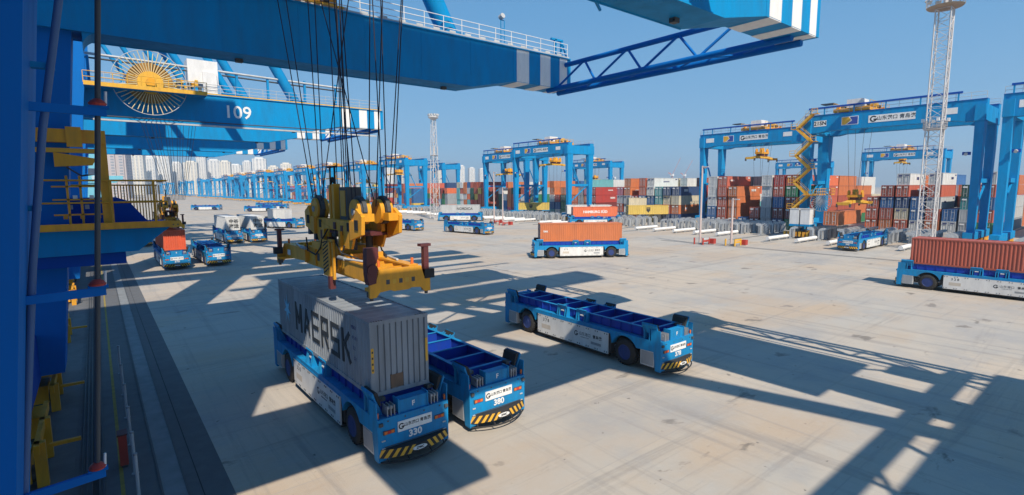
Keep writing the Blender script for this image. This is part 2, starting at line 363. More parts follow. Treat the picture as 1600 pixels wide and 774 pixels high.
def make_agv():
    t = thing('guided_vehicle', 'proto', 'transport vehicle')
    HX, HY = 7.0, 1.5
    # side shoulder plates with wheel arches
    prof = [(-HX, 1.9), (-HX, 0.3), (-6.62, 0.3), (-6.5, 1.3)] + arch(-4.45, 0.76, 1.0, R(150), R(20), 10) + [(-3.38, 1.66), (3.38, 1.66)] + arch(4.45, 0.76, 1.0, R(160), R(30), 10) + [(6.5, 1.3), (6.62, 0.3), (HX, 0.3), (HX, 1.9)]
    for s in (-1, 1): MB().prism(prof, 1, s*HY, s*(HY-0.42), AGVB).build('side_frame', t)
    b = MB()
    b.box(-6.85, 6.85, -0.82, 0.82, 0.55, 1.85, DGREY); b.box(-6.9, 6.9, -1.08, 1.08, 1.80, 1.95, AGVD)
    b.box(-3.3, 3.3, -1.35, 1.35, 0.45, 1.62, DGREY)
    for s in (-1, 1):
        b.tube((s*4.45, -1.0, 0.76), (s*4.45, 1.0, 0.76), 0.22, DGREY, 10)
        for q in (-1, 1): b.tube((s*5.35, q*1.1, 1.3), (s*4.6, q*1.0, 0.8), 0.07, LGREY, 6); b.tube((s*3.5, q*1.2, 0.9), (s*4.2, q*1.1, 0.8), 0.06, GREY, 6)
    b.build('underframe', t)
    b = MB()                                                    # load spine: two plates with flanges, cross plates
    for s in (-1, 1):
        b.box(-6.45, 6.45, s*1.10-0.03, s*1.10+0.03, 1.95, 2.44, AGVD); b.box(-6.45, 6.45, s*1.10-0.09, s*1.10+0.09, 2.44, 2.47, AGVB)
        for i in range(17): x = -6.2+i*0.775; b.box(x-0.015, x+0.015, min(s*1.13, s*1.2), max(s*1.13, s*1.2), 1.95, 2.44, AGVD)
    b.build('load_spine', t)
    for i in range(9):
        x = -6.0+i*1.5; MB().box(x-0.03, x+0.03, -1.06, 1.06, 1.95, 2.42, AGVD).box(x-0.07, x+0.07, -1.06, 1.06, 2.42, 2.445, AGVB).build('cross_plate', t)
    # side battery panels
    for s in (-1, 1):
        b = MB(); y0, y1 = (HY-0.06, HY+0.012) if s > 0 else (-HY-0.012, -HY+0.06)
        b.box(-3.22, 3.22, y0, y1, 0.36, 1.66, PANEL)
        p = b.build('side_panel', t)
        c = MB(); yo = s*(HY+0.013)
        for i in range(9):
            for dx in (-0.09, 0.09):
                x = -3.05+i*0.7625+dx
                for z in (0.46, 1.56): c.cbox((x, yo, z), (0.055, 0.03, 0.07), DGREY)
        c.build('panel_bolt', p, kind='stuff')
        MB().box(-3.3, 3.3, min(s*1.08, s*1.52), max(s*1.08, s*1.52), 1.66, 1.72, AGVB).build('shelf', t)
        MB().box(-3.2, 3.2, min(s*1.2, s*1.45), max(s*1.2, s*1.45), 0.24, 0.35, BLACK).build('skirt', t)
    # wheels
    for sx in (-1, 1):
        for s in (-1, 1):
            wv = link(WM, 'wheel', t, (sx*4.45, s*(HY-0.30), 0.78)); link(RM, 'rim', wv)
    # ends
    for sx in (-1, 1):
        b = MB()
        b.prism([(6.86, -1.5), (7.02, -1.2), (7.04, 0), (7.02, 1.2), (6.86, 1.5)] if sx > 0 else [(-6.86, -1.5), (-7.02, -1.2), (-7.04, 0), (-7.02, 1.2), (-6.86, 1.5)], 2, 0.62, 1.92, AGVB)
        b.box(*sorted((sx*6.62, sx*6.98)), -1.49, -1.36, 0.25, 1.0, AGVB); b.box(*sorted((sx*6.62, sx*6.98)), 1.36, 1.49, 0.25, 1.0, AGVB)
        b.build('end_panel', t)
        b = MB(); b.box(*sorted((sx*6.5, sx*6.93)), -0.62, 0.62, 1.92, 2.42, AGVB); b.box(*sorted((sx*6.5, sx*6.97)), -0.64, -0.6, 1.92, 2.5, AGVB); b.box(*sorted((sx*6.5, sx*6.97)), 0.6, 0.64, 1.92, 2.5, AGVB)
        e = b.build('end_block', t)
        text('F' if sx > 0 else 'R', 0.28, MARK, (sx*6.945, 0, 2.18), '+x' if sx > 0 else '-x', e, bold=0.006)
        # side hatches beside the ends
        for s in (-1, 1):
            b = MB(); b.box(*sorted((sx*5.62, sx*6.55)), *sorted((s*1.2, s*1.49)), 0.42, 1.30, LGREY)
            b.box(*sorted((sx*5.62, sx*6.55)), *sorted((s*1.2, s*1.49)), 1.302, 1.62, PANEL)
            b.box(*sorted((sx*5.68, sx*6.49)), *sorted((s*1.48, s*1.505)), 0.50, 1.24, GREY)
            b.build('hatch', t)
            # locking brackets
            b = MB()
            for q in (0.78, 0.92, 1.06): b.box(*sorted((sx*6.5, sx*6.95)), *sorted((s*(q-0.02), s*(q+0.02))), 1.92, 2.32, GREY)
            b.tube((sx*6.8, s*0.76, 2.2), (sx*6.8, s*1.08, 2.2), 0.07, LGREY, 8); b.cbox((sx*6.3, s*1.02, 2.42), (0.3, 0.24, 0.14), DGREY)
            b.build('twist_lock', t)
            # corner guide: blue outer plate, black flared inner pad
            b = MB()
            g = [(1.16, 2.30), (1.24, 2.30), (1.46, 2.80), (1.40, 2.86), (1.30, 2.80)]
            b.prism([(s*y, z) for y, z in g], 0, sx*5.75, sx*6.65, BLACK); b.prism([(s*(y+0.05), z) for y, z in ((1.24, 2.24), (1.28, 2.24), (1.50, 2.76), (1.45, 2.86))], 0, sx*5.70, sx*6.70, AGVB)
            for xx in (5.85, 6.2, 6.55): b.prism([(s*y, z) for y, z in ((1.10, 1.9), (1.5, 1.9), (1.5, 2.5), (1.47, 2.78), (1.26, 2.34))], 0, sx*(xx-0.025), sx*(xx+0.025), AGVB)
            b.prism([(s*y, z) for y, z in ((1.46, 1.9), (1.5, 1.9), (1.52, 2.55), (1.48, 2.55))], 0, sx*6.32, sx*6.95, AGVB)
            b.build('corner_guide', t)
            # mid guides
            b = MB()
            for xx in (0.45, 0.62, 1.15, 1.32): b.prism([(s*y, z) for y, z in ((1.13, 1.72), (1.46, 1.72), (1.46, 2.0), (1.34, 2.55), (1.13, 2.5))], 0, sx*(xx-0.025), sx*(xx+0.025), AGVB)
            b.cbox((sx*0.88, s*1.25, 2.05), (0.36, 0.2, 0.5), AGVD); b.tube((sx*0.75, s*1.33, 2.25), (sx*1.02, s*1.33, 2.25), 0.06, LGREY, 6)
            b.prism([(s*y, z) for y, z in ((1.20, 2.36), (1.26, 2.36), (1.38, 2.62), (1.32, 2.66))], 0, sx*0.5, sx*1.28, BLACK); b.prism([(s*y, z) for y, z in ((1.27, 2.30), (1.31, 2.30), (1.43, 2.62), (1.39, 2.66))], 0, sx*0.46, sx*1.32, AGVB)
            b.build('mid_guide', t)
            # lamps
            xs = sx*7.045
            lp = MB(); lp.box(*sorted((sx*6.99, sx*7.05)), *sorted((s*0.84, s*1.30)), 1.30, 1.45, DGREY); lo = lp.build('headlight', t)
            MB().box(*sorted((sx*7.03, sx*7.06)), *sorted((s*0.87, s*0.99)), 1.32, 1.43, ORL).box(*sorted((sx*7.03, sx*7.06)), *sorted((s*1.01, s*1.12)), 1.32, 1.43, REDL).box(*sorted((sx*7.03, sx*7.06)), *sorted((s*1.14, s*1.26)), 1.32, 1.43, ORL).build('lens', lo)
        sd_ = MB()
        for s in (-1, 1):
            sd_.cbox((sx*7.03, s*1.38, 1.72), (0.12, 0.14, 0.12), DGREY); sd_.tube((sx*6.85, s*1.42, 1.92), (sx*6.85, s*1.42, 2.12), 0.045, ORL, 8)
            for z in (0.75, 1.05): sd_.box(*sorted((sx*7.0, sx*7.035)), *sorted((s*1.22, s*1.36)), z, z+0.05, LGREY)
            sd_.path([(sx*5.55, s*1.3, 1.2), (sx*5.4, s*1.36, 0.8), (sx*5.2, s*1.2, 0.6)], 0.035, BLACK, 6)
        for y in (-1.1, -0.4, 0.4, 1.1): sd_.cbox((sx*7.04, y, 1.80), (0.02, 0.05, 0.05), DGREY)
        sd_.box(*sorted((sx*7.02, sx*7.045)), -1.25, 1.25, 0.80, 0.83, DGREY)
        sd_.build('sensor_fitting', t, kind='stuff')
        # name plate
        npb = MB().box(*sorted((sx*7.02, sx*7.065)), -0.72, 0.72, 1.26, 1.66, MARK).build('name_plate', t)
        f = '+x' if sx > 0 else '-x'
        sg = 1 if sx > 0 else -1
        emblem(0.24, (sx*7.066, -sg*0.58, 1.47), f, npb)
        text('山东港口 青岛港', 0.155, INK, (sx*7.068, sg*0.10, 1.48), f, npb, bold=0.002)
        # bumper: curved, diagonal yellow and black blocks
        b = MB(); n = 22
        def bp(u): y = -1.5+3.0*u; return (sx*(6.98+0.42*(1-(2*u-1)**2)), y)
        for i in range(n):
            u0, u1 = i/n, (i+1)/n; k = 0.035*(1 if u0 < 0.5 else -1)
            m = YELB if i % 2 == 0 else BLACK
            if 0.41 < (u0+u1)/2 < 0.59: m = BLACK
            for (za, zb) in ((0.44, 0.76),):
                lo0 = bp(max(0, min(1, u0-k))); lo1 = bp(max(0, min(1, u1-k))); hi0 = bp(max(0, min(1, u0+k))); hi1 = bp(max(0, min(1, u1+k)))
                b.add([(lo0[0], lo0[1], za), (lo1[0], lo1[1], za), (hi1[0], hi1[1], zb), (hi0[0], hi0[1], zb)], [(0, 1, 2, 3)], m)
                b.add([(hi0[0], hi0[1], zb), (hi1[0], hi1[1], zb), (sx*6.9, hi1[1], zb+0.03), (sx*6.9, hi0[1], zb+0.03)], [(0, 1, 2, 3)], BLACK)
                b.add([(lo0[0], lo0[1], za), (lo1[0], lo1[1], za), (sx*6.9, lo1[1], za), (sx*6.9, lo0[1], za)], [(0, 1, 2, 3)], BLACK)
        bo = b.build('bumper', t)
        ov = MB(); ov.loft([[(xx, 0.30*math.cos(2*PI*i/20), 0.60+0.085*math.sin(2*PI*i/20)) for i in range(20)] for xx in (sx*7.38, sx*7.42)], MARK)
        ov.build('badge', bo); text('ZPMC', 0.12, INK, (sx*7.425, 0, 0.60), f, bo, bold=0.004)
        g = MB(); pts = [(sx*(7.0+0.52*(1-(2*i/12-1)**2)), -1.42+2.84*i/12, 0.27) for i in range(13)]
        g.path(pts, 0.035, BLACK); 
        for i in (1, 4, 8, 11): g.tube(pts[i], (sx*6.9, pts[i][1], 0.6), 0.025, BLACK, 6)
        g.build('bumper_rail', t)
    return t
def agv(x, y, head, label, number=None, group='automated guided vehicles in the yard', proto=[]):
    """head = angle of the front direction"""
    if not proto: proto.append(make_agv()); o = proto[0]
    else: o = copy_tree(proto[0])
    o.location = (x, y, 0); o.rotation_euler = (0, 0, head); o['label'] = label; o['group'] = group
    if number: AGVN.append((o, number))
    return o
AGVN = []
def agv_texts():
    for o, number in AGVN:
        for sx, f in ((1, '+x'), (-1, '-x')):
            text(number, 0.36, MARK, (sx*7.052, 0, 1.06), f, o, 'number_mark', bold=0.012, sx=1.05)
        for s, f in ((1, '+y'), (-1, '-y')):
            q = -s            # reading direction on that side
            y = s*(1.5+0.014)
            text(' '.join(number), 0.30, INK, (s*2.35, y, 1.32), f, o, 'number_mark', bold=0.004)
            emblem(0.34, (-s*0.55, y, 1.08), f, o)
            text('山东港口', 0.25, INK, (-s*1.30, y, 1.12), f, o, 'lettering')
            text('SHANDONG PORT', 0.085, INK, (-s*1.30, y, 0.92), f, o, 'lettering')
            text('青岛港', 0.25, INK, (-s*2.35, y, 1.12), f, o, 'lettering', bold=0.006)
            MB().box(-s*2.25-0.42, -s*2.25+0.42, *sorted((s*1.51, s*1.517)), 0.66, 0.82, GREY).build('data_plate', o)
            MB().box(s*2.35-0.45, s*2.35+0.45, *sorted((s*1.51, s*1.516)), 0.72, 1.02, paint('faded_patch', (0.56, 0.50, 0.42), 0.6, 0.3)).build('faded_sticker', o)
DN, UP_, LF = -PI/2, PI/2, PI      # headings: -Y, +Y, -X
agv(8.90, 24.1, DN, 'blue guided vehicle 330 in the shade under the big grey lettered container', '330')
agv(13.08, 24.3, DN, 'blue guided vehicle 380 with bare deck parked beside the grey lettered container', '380')
agv(24.9, 23.1, DN-R(1.0), 'empty blue guided vehicle 378 alone in the middle of the foreground yard', '378')
A4 = math.atan2(-0.553, 0.833)
agv(55.98, 53.53, A4, 'blue guided vehicle seen broadside carrying a plain orange container', '375')
agv(65.2, 9.1, UP_, 'blue guided vehicle at the right edge carrying a long rust red container', '328')
agv(7.75, 86.2, DN, 'blue guided vehicle carrying a red container under a yellow spreader', '370')
agv(12.6, 86.4, DN, 'empty blue guided vehicle right beside the one carrying a red container', '356')
agv(20.4, 117.4, DN, 'blue guided vehicle under the left one of two white containers', '365')
agv(24.5, 116.4, DN, 'blue guided vehicle under the right one of two white containers', '321')
agv(44.0, 302.0, R(-35), 'distant light blue guided vehicle crossing alone on the far pavement', None)
agv(66.9, 99.4, DN+R(8), 'empty blue guided vehicle in the middle distance left of the orange container', '352')
agv(60.0, 119.5, DN+R(12), 'empty blue guided vehicle partly hidden behind the yellow spreader', '361')
agv(99.8, 30.2, LF, 'blue guided vehicle backed under the gantry spreader that holds an orange container', '345')
agv(90.5, 138.5, R(-42), 'blue guided vehicle carrying the pale grey container beside the thin light mast', '316')
agv(38.6, 148, R(-60), 'blue guided vehicle far behind the spreader with a white box on deck', None)
agv(6.4, 122.5, DN, 'blue guided vehicle half hidden behind the crane platform', None)
agv(68.5, 190, R(-50), 'small distant guided vehicle left of the far light poles', None)
agv(60, 262, R(-40), 'tiny far guided vehicle in the row below the distant gantries', None)
agv(72, 285, R(-40), 'tiny far guided vehicle behind the others below the distant gantries', None)
agv(78, 320, R(-35), 'farthest tiny guided vehicle below the distant gantries', None)
agv_texts()

# loads on vehicles (containers in full detail)
def big_container(name_color, x, y, head, label, L=12.192, H=H8, z=DECK, castm=None, group=None):
    t = thing('shipping_container', label, 'container', (x, y, z), head, group)
    body = container_parts(L, CM[name_color], H, 2).build('container_body', t)
    corner_castings(L, H, castm or CM[name_color]).build('corner_casting', t)
    return t, body
CM['slate'] = paint('container_slate_grey', (0.29, 0.325, 0.36), 0.5, 0.5, 1.1, fade=0.1)
HM = 2.896
t, bd = big_container('slate', 8.76, 23.93, DN, 'grey corrugated container with big black lettering and a pale blue star', H=HM)
# lettering on the side that faces the quay (local -y after rotation faces -X)
GLY = {'M': [(0, 0, 0, 1), (0, 1, .5, .25), (.5, .25, 1, 1), (1, 1, 1, 0)], 'A': [(0, 0, .5, 1), (.5, 1, 1, 0), (.2, .3, .8, .3)], 'E': [(0, 0, 0, 1), (0, 0, 1, 0), (0, .5, .9, .5), (0, 1, 1, 1)],
       'R': [(0, 0, 0, 1), (0, 1, .95, 1), (.95, 1, .95, .5), (.95, .5, 0, .5), (.45, .5, 1, 0)], 'S': [(1, 1, 0, 1), (0, 1, 0, .5), (0, .5, 1, .5), (1, .5, 1, 0), (1, 0, 0, 0)], 'K': [(0, 0, 0, 1), (0, .45, .95, 1), (.3, .6, 1, 0)]}
for sy in (-1, 1):
    for k, ch in enumerate('MAERSK'):
        b = MB(); wd_, hh, st_ = (0.80, 1.25, 0.19)
        for n_, (xa, za, xb, zb) in enumerate(GLY[ch]):
            xo = -3.05+k*1.27
            pa = Vector((-sy*(xo+xa*wd_), 0, 0.80+za*hh)); pb = Vector((-sy*(xo+xb*wd_), 0, 0.80+zb*hh)); dv = (pb-pa).normalized(); pa -= dv*st_/2*(xa == xb or za == zb); pb += dv*st_/2*(xa == xb or za == zb)
            nv = Vector((-dv.z, 0, dv.x))*st_/2; y_ = sy*(1.2215+0.0006*n_)
            q = [pa+nv, pb+nv, pb-nv, pa-nv]
            b.add([(p.x, y_, p.z) for p in q]+[(p.x, sy*1.2, p.z) for p in q], [(0, 1, 2, 3), (0, 1, 5, 4), (1, 2, 6, 5), (2, 3, 7, 6), (3, 0, 4, 7)], INK)
        b.build('lettering', t)
st = MB(); pts = []
for i in range(14):
    a = PI/2+2*PI*i/14; r = 0.78 if i % 2 == 0 else 0.27; pts.append((-4.55+r*0.8*math.cos(a), 1.50+r*math.sin(a)))
st.prism(pts, 1, -1.221, -1.226, STARB); st.build('star_emblem', t)
for i, s_ in enumerate(('MSKU', '4 5 0 1', '2 2', 'G 1')): text(s_, 0.2, NAVYT, (4.55+0.1*(i % 2), -1.222, 2.4-0.42*i), '-y', t, 'code_mark')
b = MB()
for sy in (-1, 1): b.box(6.098, 6.108, sy*1.14-0.05, sy*1.14+0.05, 0.95, 1.9, YELB)
for k in range(4): b.box(6.099, 6.11, -1.17, -1.11, 1.02+k*0.23, 1.10+k*0.23, INK)
b.build('hazard_strip', t)
b = MB(); b.box(6.0, 6.082, -0.42, 0.10, 0.18, 0.72, paint('rusty_patch', (0.20, 0.12, 0.07), 0.8, 0.5, 5)); b.build('rust_plate', t)
b = MB()
for sy in (-1, 1):
    for k in range(5): b.box(6.0+0.0, 6.1, sy*(0.72+0.1*k)-0.018, sy*(0.72+0.1*k)+0.018, HM+0.002, HM+0.014, INK)
b.build('roof_hazard_mark', t)

t, bd = big_container('orange', 55.98, 53.53, A4, 'plain orange long container on a broadside guided vehicle in mid yard')
text('tex', 0.5, MARK, (-5.3, -1.224, 1.5), '-y', t, 'lettering', bold=0.01)
t, bd = big_container('rust red', 65.2, 9.05, UP_, 'long rust red corrugated container cut off by the right edge')
CM['vermilion'] = paint('container_vermilion', (0.74, 0.11, 0.035), 0.5, 0.25, 1.4, fade=0.08)
t, bd = big_container('vermilion', 7.75, 86.2, DN, 'bright red container on a vehicle right under a yellow spreader')
for xx, lab in ((20.4, 'left one of two white containers with dark characters on their ends'), (24.5, 'right one of two white containers with dark characters on their ends')):
    t, bd = big_container('white', xx, 117.4 if xx < 22 else 116.4, DN, lab, L=6.06 if False else 12.192, group='white containers on the two far vehicles')
    text('中谷', 0.85, INK, (6.105, 0.15, 1.7), '+x', t, 'lettering', bold=0.02); text('海运', 0.85, INK, (6.105, 0.15, 0.75), '+x', t, 'lettering', bold=0.02)
t, bd = big_container('light grey', 90.5, 138.5, R(-42), 'pale grey container with dark lettering on a vehicle beside the thin mast')
text('NORDICA', 1.1, INK, (1.4, -1.224, 1.35), '-y', t, 'lettering', bold=0.02)
big_container('white', 38.6, 148, R(-60), 'white short container on a far vehicle behind the spreader', L=6.06)

# ------------------------------------------------------------------ quay cranes
def girder(b, y0, y1, xe=32.2, x0=-55.0):
    """box girder running along x, underside lifted towards the landward end"""
    b.prism([(x0, 17.7), (22.2, 17.7), (26.0, 18.5), (xe, 18.55), (xe, 21.0), (x0, 21.0)], 1, y0, y1, BLUE)
    b.box(x0, xe-0.1, y0-0.12, y1+0.12, 20.98, 21.06, BLUE)
def railing(b, pts, h, m, r=0.03, step=1.6, mids=1):
    for a, c in zip(pts, pts[1:]):
        a = Vector(a); c = Vector(c); L = (c-a).length; n = max(1, int(round(L/step)))
        for k in range(1, mids+2): z = Vector((0, 0, h*k/(mids+1))); b.tube(a+z, c+z, r, m, 5)
        for i in range(n+1): p = a+(c-a)*i/n; b.tube(p, p+Vector((0, 0, h)), r, m, 5)
def quay_crane(yo, label, gap=19.4, near=False, number=None, reel=False, legs=True, xe=32.2):
    """yo = y of the far girder's near face; gap = spacing of the two girders"""
    t = thing('quay_crane', label, 'crane', (0, yo, 0), 0, 'quay cranes along the landside rail')
    XE = xe
    for k, (y, xe) in enumerate(((0.0, XE), (-gap, XE))):
        b = MB(); girder(b, y, y+2.1, xe); g = b.build('girder', t)
        d = xe-32.2
        for x0, x1 in ((26.3, 27.55), (28.75, 29.85), (30.9, 31.75)):
            w_ = MB()
            za = 18.5
            w_.box(x0+d*0.9, x1+d*0.9, y-0.016, y, za+0.06, 20.96, MARK); w_.box(x0+d*0.9, x1+d*0.9, y-0.01, y+2.11, za-0.004-0.0, za+0.03, MARK); w_.box(x0+d*0.9, x1+d*0.9, y+2.1, y+2.116, za+0.06, 20.96, MARK)
            w_.build('white_band', g)
        # web stiffener seams and underside clips
        s_ = MB()
        for x in range(-50, 30, 4): s_.box(x-0.04, x+0.04, y-0.015, y, 17.75 if x < 22 else 18.5, 20.95, BLUE)
        s_.box(-55, 22.1, y-0.06, y, 17.66, 17.72, BLUE); s_.box(-55, 22.1, y+2.1, y+2.16, 17.66, 17.72, BLUE)
        for x in (-6.0, 7.0, 20.5): s_.cbox((x, y+1.4, 17.6), (0.35, 0.3, 0.2), DGREY); s_.tube((x-0.2, y+1.3, 17.58), (x+0.2, y+1.3, 17.58), 0.05, BLACK, 6)
        s_.build('girder_fitting', g)
        r_ = MB(); railing(r_, [(-30, y+0.1, 21.06), (xe-0.3, y+0.1, 21.06)], 1.15, WHITE if near else LGREY, 0.028, 1.5, 2)
        if near:
            for i in range(40): r_.box(-20+i*1.3, -20+i*1.3+0.5, y+0.08, y+0.11, 21.1, 21.35, LGREY)
        r_.build('handrail', g)
        kb = MB(); kb.box(-30, xe-0.2, y-0.01, y+0.02, 21.06, 21.2, YELB if not near else LGREY); kb.build('toe_board', g)
        rb = MB(); rb.box(-50, 30, y+0.95, y+1.08, 21.06, 21.2, GREY); rb.build('trolley_rail', g)
    # end truss
    xe = XE-0.9; ya, yb = -gap+2.1, 0.0
    b = MB()
    b.tube((xe+0.3, ya, 20.5), (xe+0.3, yb, 20.5), 0.20, SHADEB, 8); b.build('truss_chord', t)
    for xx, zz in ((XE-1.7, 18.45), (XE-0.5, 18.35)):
        b = MB(); b.tube((xx, ya-1.4, zz), (xx, yb+1.0, zz), 0.21, SHADEB, 8); b.build('truss_chord', t)
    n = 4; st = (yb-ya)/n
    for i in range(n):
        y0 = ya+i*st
        b = MB(); b.tube((XE-1.7, y0, 18.45), (xe+0.3, y0+st/2, 20.5), 0.09, SHADEB, 6); b.build('truss_brace', t)
        b = MB(); b.tube((xe+0.3, y0+st/2, 20.5), (XE-1.7, y0+st, 18.45), 0.09, SHADEB, 6); b.build('truss_brace', t)
        b = MB(); b.tube((XE-1.7, y0, 18.43), (XE-0.5, y0+st*0.5, 18.37), 0.06, SHADEB, 6); b.tube((XE-0.5, y0+st*0.5, 18.37), (XE-1.7, y0+st, 18.43), 0.06, SHADEB, 6); b.build('lacing', t)
    # davit frame and floodlight on the far girder
    b = MB(); b.box(30.6, 30.75, 0.2, 0.4, 21.06, 22.5, BLUE); b.box(31.3, 31.42, 0.2, 0.4, 21.06, 22.45, BLUE); b.box(30.2, 31.5, 0.2, 0.4, 22.4, 22.55, BLUE); b.beam((31.4, 0.3, 22.45), (32.1, 0.3, 21.06), 0.12, 0.12, BLUE); b.build('davit_frame', t)
    for x in (25.2, -2.0):
        b = MB(); b.tube((x-0.12, 0.4, 21.06), (x-0.12, 0.4, 23.2), 0.04, BLUE, 6); b.tube((x+0.22, 0.4, 21.06), (x+0.22, 0.4, 23.0), 0.035, BLUE, 6)
        for z in (21.8, 22.4, 23.0): b.tube((x-0.12, 0.4, z), (x+0.22, 0.4, z), 0.03, BLUE, 5)
        b.tube((x-0.05, 0.2, 23.3), (x-0.05, 0.55, 23.2), 0.2, LGREY, 10); b.build('floodlight', t)
    # stay tubes up to the upper works
    for y in (1.0, -gap+1.0):
        for x, r in ((20.9, 0.62), (13.6, 0.40)) if not near else ((20.9, 0.70),):
            b = MB(); b.tube((x, y, 21.0), (x-19.5, y, 56.5), r, BLUE, 14); b.box(x-1.1, x+0.9, y-0.45, y+0.45, 21.0, 21.5, BLUE); b.build('stay_tube', t)
    # legs
    if legs:
        for y0 in (0.35, -gap-1.9 if not near else -gap-1.0):
            b = MB(); b.loft([[(xl, y0, z), (xr, y0, z), (xr, y0+2.6, z), (xl, y0+2.6, z)] for z, xl, xr in ((1.6, -4.6, -1.75), (17.6, -3.6, -0.25), (21.3, -3.4, 0.15), (58, -1.0, 2.4))], SHADEB); b.build('leg', t)
        b = MB(); b.box(-4.7, -2.62, -gap-4, 4.5, 1.5, 3.6, DBLUE); b.box(-4.2, -3.0, -gap-6, 6.5, 1.0, 1.5, DBLUE); b.build('sill_beam', t)
        for i in range(8):
            b = MB()
            y = -gap-6+i*(gap+12)/7; b.box(-3.1, -2.45, y-0.8, y+0.8, 0.15, 1.0, YEL); b.tube((-3.0, y-0.5, 0.4), (-2.3, y-0.5, 0.4), 0.3, DGREY, 12); b.tube((-3.0, y+0.5, 0.4), (-2.3, y+0.5, 0.4), 0.3, DGREY, 12)
            b.build('bogie', t)
    # upper works: twin boom girders, cross structure, machinery house, walkways (y measured from the crane's centre line)
    c = -gap/2
    b = MB(); b.box(-60, 20.5, c+2.2, c+4.9, 56.0, 58.6, BLUE); b.build('boom_girder', t)
    b = MB(); b.box(-60, 28.5, c-4.3, c-1.5, 56.0, 58.6, BLUE); b.build('boom_girder', t)
    return t
CRB = quay_crane(32.0, 'near blue quay crane whose striped girders and truss cross the top of the view', near=True)
CRC = quay_crane(88.0, 'blue quay crane numbered 109 with a round cable reel', number='109')
CRD = quay_crane(134.0, 'blue quay crane mostly hidden below and behind crane 109')
# ---- crane 109 extras
text('109', 2.0, MARK, (13.9, -19.42, 19.25), '-y', CRC, 'number_mark', bold=0.025)
for i in range(3): pass
rc = (5.5, -20.5, 21.5)
b = MB(); nS = 44; RR = 3.3
for i in range(nS):
    a = 2*PI*i/nS; b.tube((rc[0]+0.6*math.cos(a), rc[1], rc[2]+0.6*math.sin(a)), (rc[0]+(RR if i % 2 else RR*0.93)*math.cos(a), rc[1]-0.15, rc[2]+(RR if i % 2 else RR*0.93)*math.sin(a)), 0.045, paint('spoke_cream', (0.74, 0.62, 0.34), 0.5, 0.2), 5)
reel = b.build('cable_reel', CRC)
b = MB()
for i in range(48):
    a0, a1 = 2*PI*i/48, 2*PI*(i+1)/48; b.tube((rc[0]+RR*math.cos(a0), rc[1]-0.15, rc[2]+RR*math.sin(a0)), (rc[0]+RR*math.cos(a1), rc[1]-0.15, rc[2]+RR*math.sin(a1)), 0.035, LGREY, 5)
b.build('reel_rim', reel)
b = MB(); b.tube((rc[0], rc[1]-0.35, rc[2]), (rc[0], rc[1]+0.4, rc[2]), 1.15, YELB, 24); b.tube((rc[0], rc[1]-0.6, rc[2]), (rc[0], rc[1]+0.9, rc[2]), 0.45, YEL, 14); b.build('reel_hub', reel)
b = MB(); b.tube((rc[0], rc[1]+0.1, rc[2]), (rc[0], rc[1]+0.25, rc[2]), 2.1, paint('wound_cable', (0.40, 0.20, 0.03), 0.6, 0.5, 6), 32); b.build('wound_cable', reel)
b = MB(); b.box(0.0, 10.5, -21.8, -19.45, 20.55, 20.78, BLUE); b.box(0.0, 10.5, -21.84, -21.8, 20.55, 20.95, YELB); railing(b, [(0, -21.8, 20.8), (10.5, -21.8, 20.8)], 1.1, YELB, 0.035, 1.2, 1); b.build('reel_platform', CRC)
b = MB(); b.M = Matrix.Translation((0, -1.6, 0)); b.box(9.2, 12.2, -17.2, -15.0, 22.3, 24.9, WHITE); b.box(10.6, 12.0, -17.5, -17.2, 21.2, 23.6, WHITE); b.box(9.3, 9.6, -17.0, -16.7, 21.06, 22.3, BLUE); b.box(11.8, 12.1, -17.0, -15.2, 21.06, 22.3, BLUE); b.build('electric_house', CRC)
b = MB()
b.M = Matrix.Translation((0, -1.6, 0)); b.tube((0, -17.0, 24.2), (27, -17.0, 23.6), 0.13, LGREY, 6); b.tube((0, -16.4, 23.9), (27, -16.4, 23.3), 0.09, DGREY, 6)
for x in (0.5, 3.2, 8.6, 14.2, 17.6, 22, 26): b.box(x-0.12, x+0.12, -17.0, -16.7, 21.06, 24.0, BLUE)
b.build('cable_tray', CRC)
b = MB()
for k in range(9): b.cbox((7.5+0.35*k, -18.9+0.1*(k % 3), 21.5+0.25*(k % 4)), (0.3, 0.5, 0.4+0.3*(k % 3)), (YEL, YELB, DGREY)[k % 3])
b.build('winch_gear', CRC)
b = MB(); b.box(0.5, 31, -19.7, -19.4, 17.45, 17.62, LGREY); b.tube((0.5, -19.8, 17.9), (30, -19.8, 17.9), 0.06, DGREY, 6); b.build('conductor_bar', CRC)
# hanging ropes of crane 109's own trolley
b = MB()
for i in range(14): x = 4.5+i*0.55; b.tube((x, -9+1.2*math.sin(i*2.1), 21.5), (x*0.25+6.2, -8.9, 9.0), 0.03, ROPE, 4)
b.build('hoist_rope', CRC)

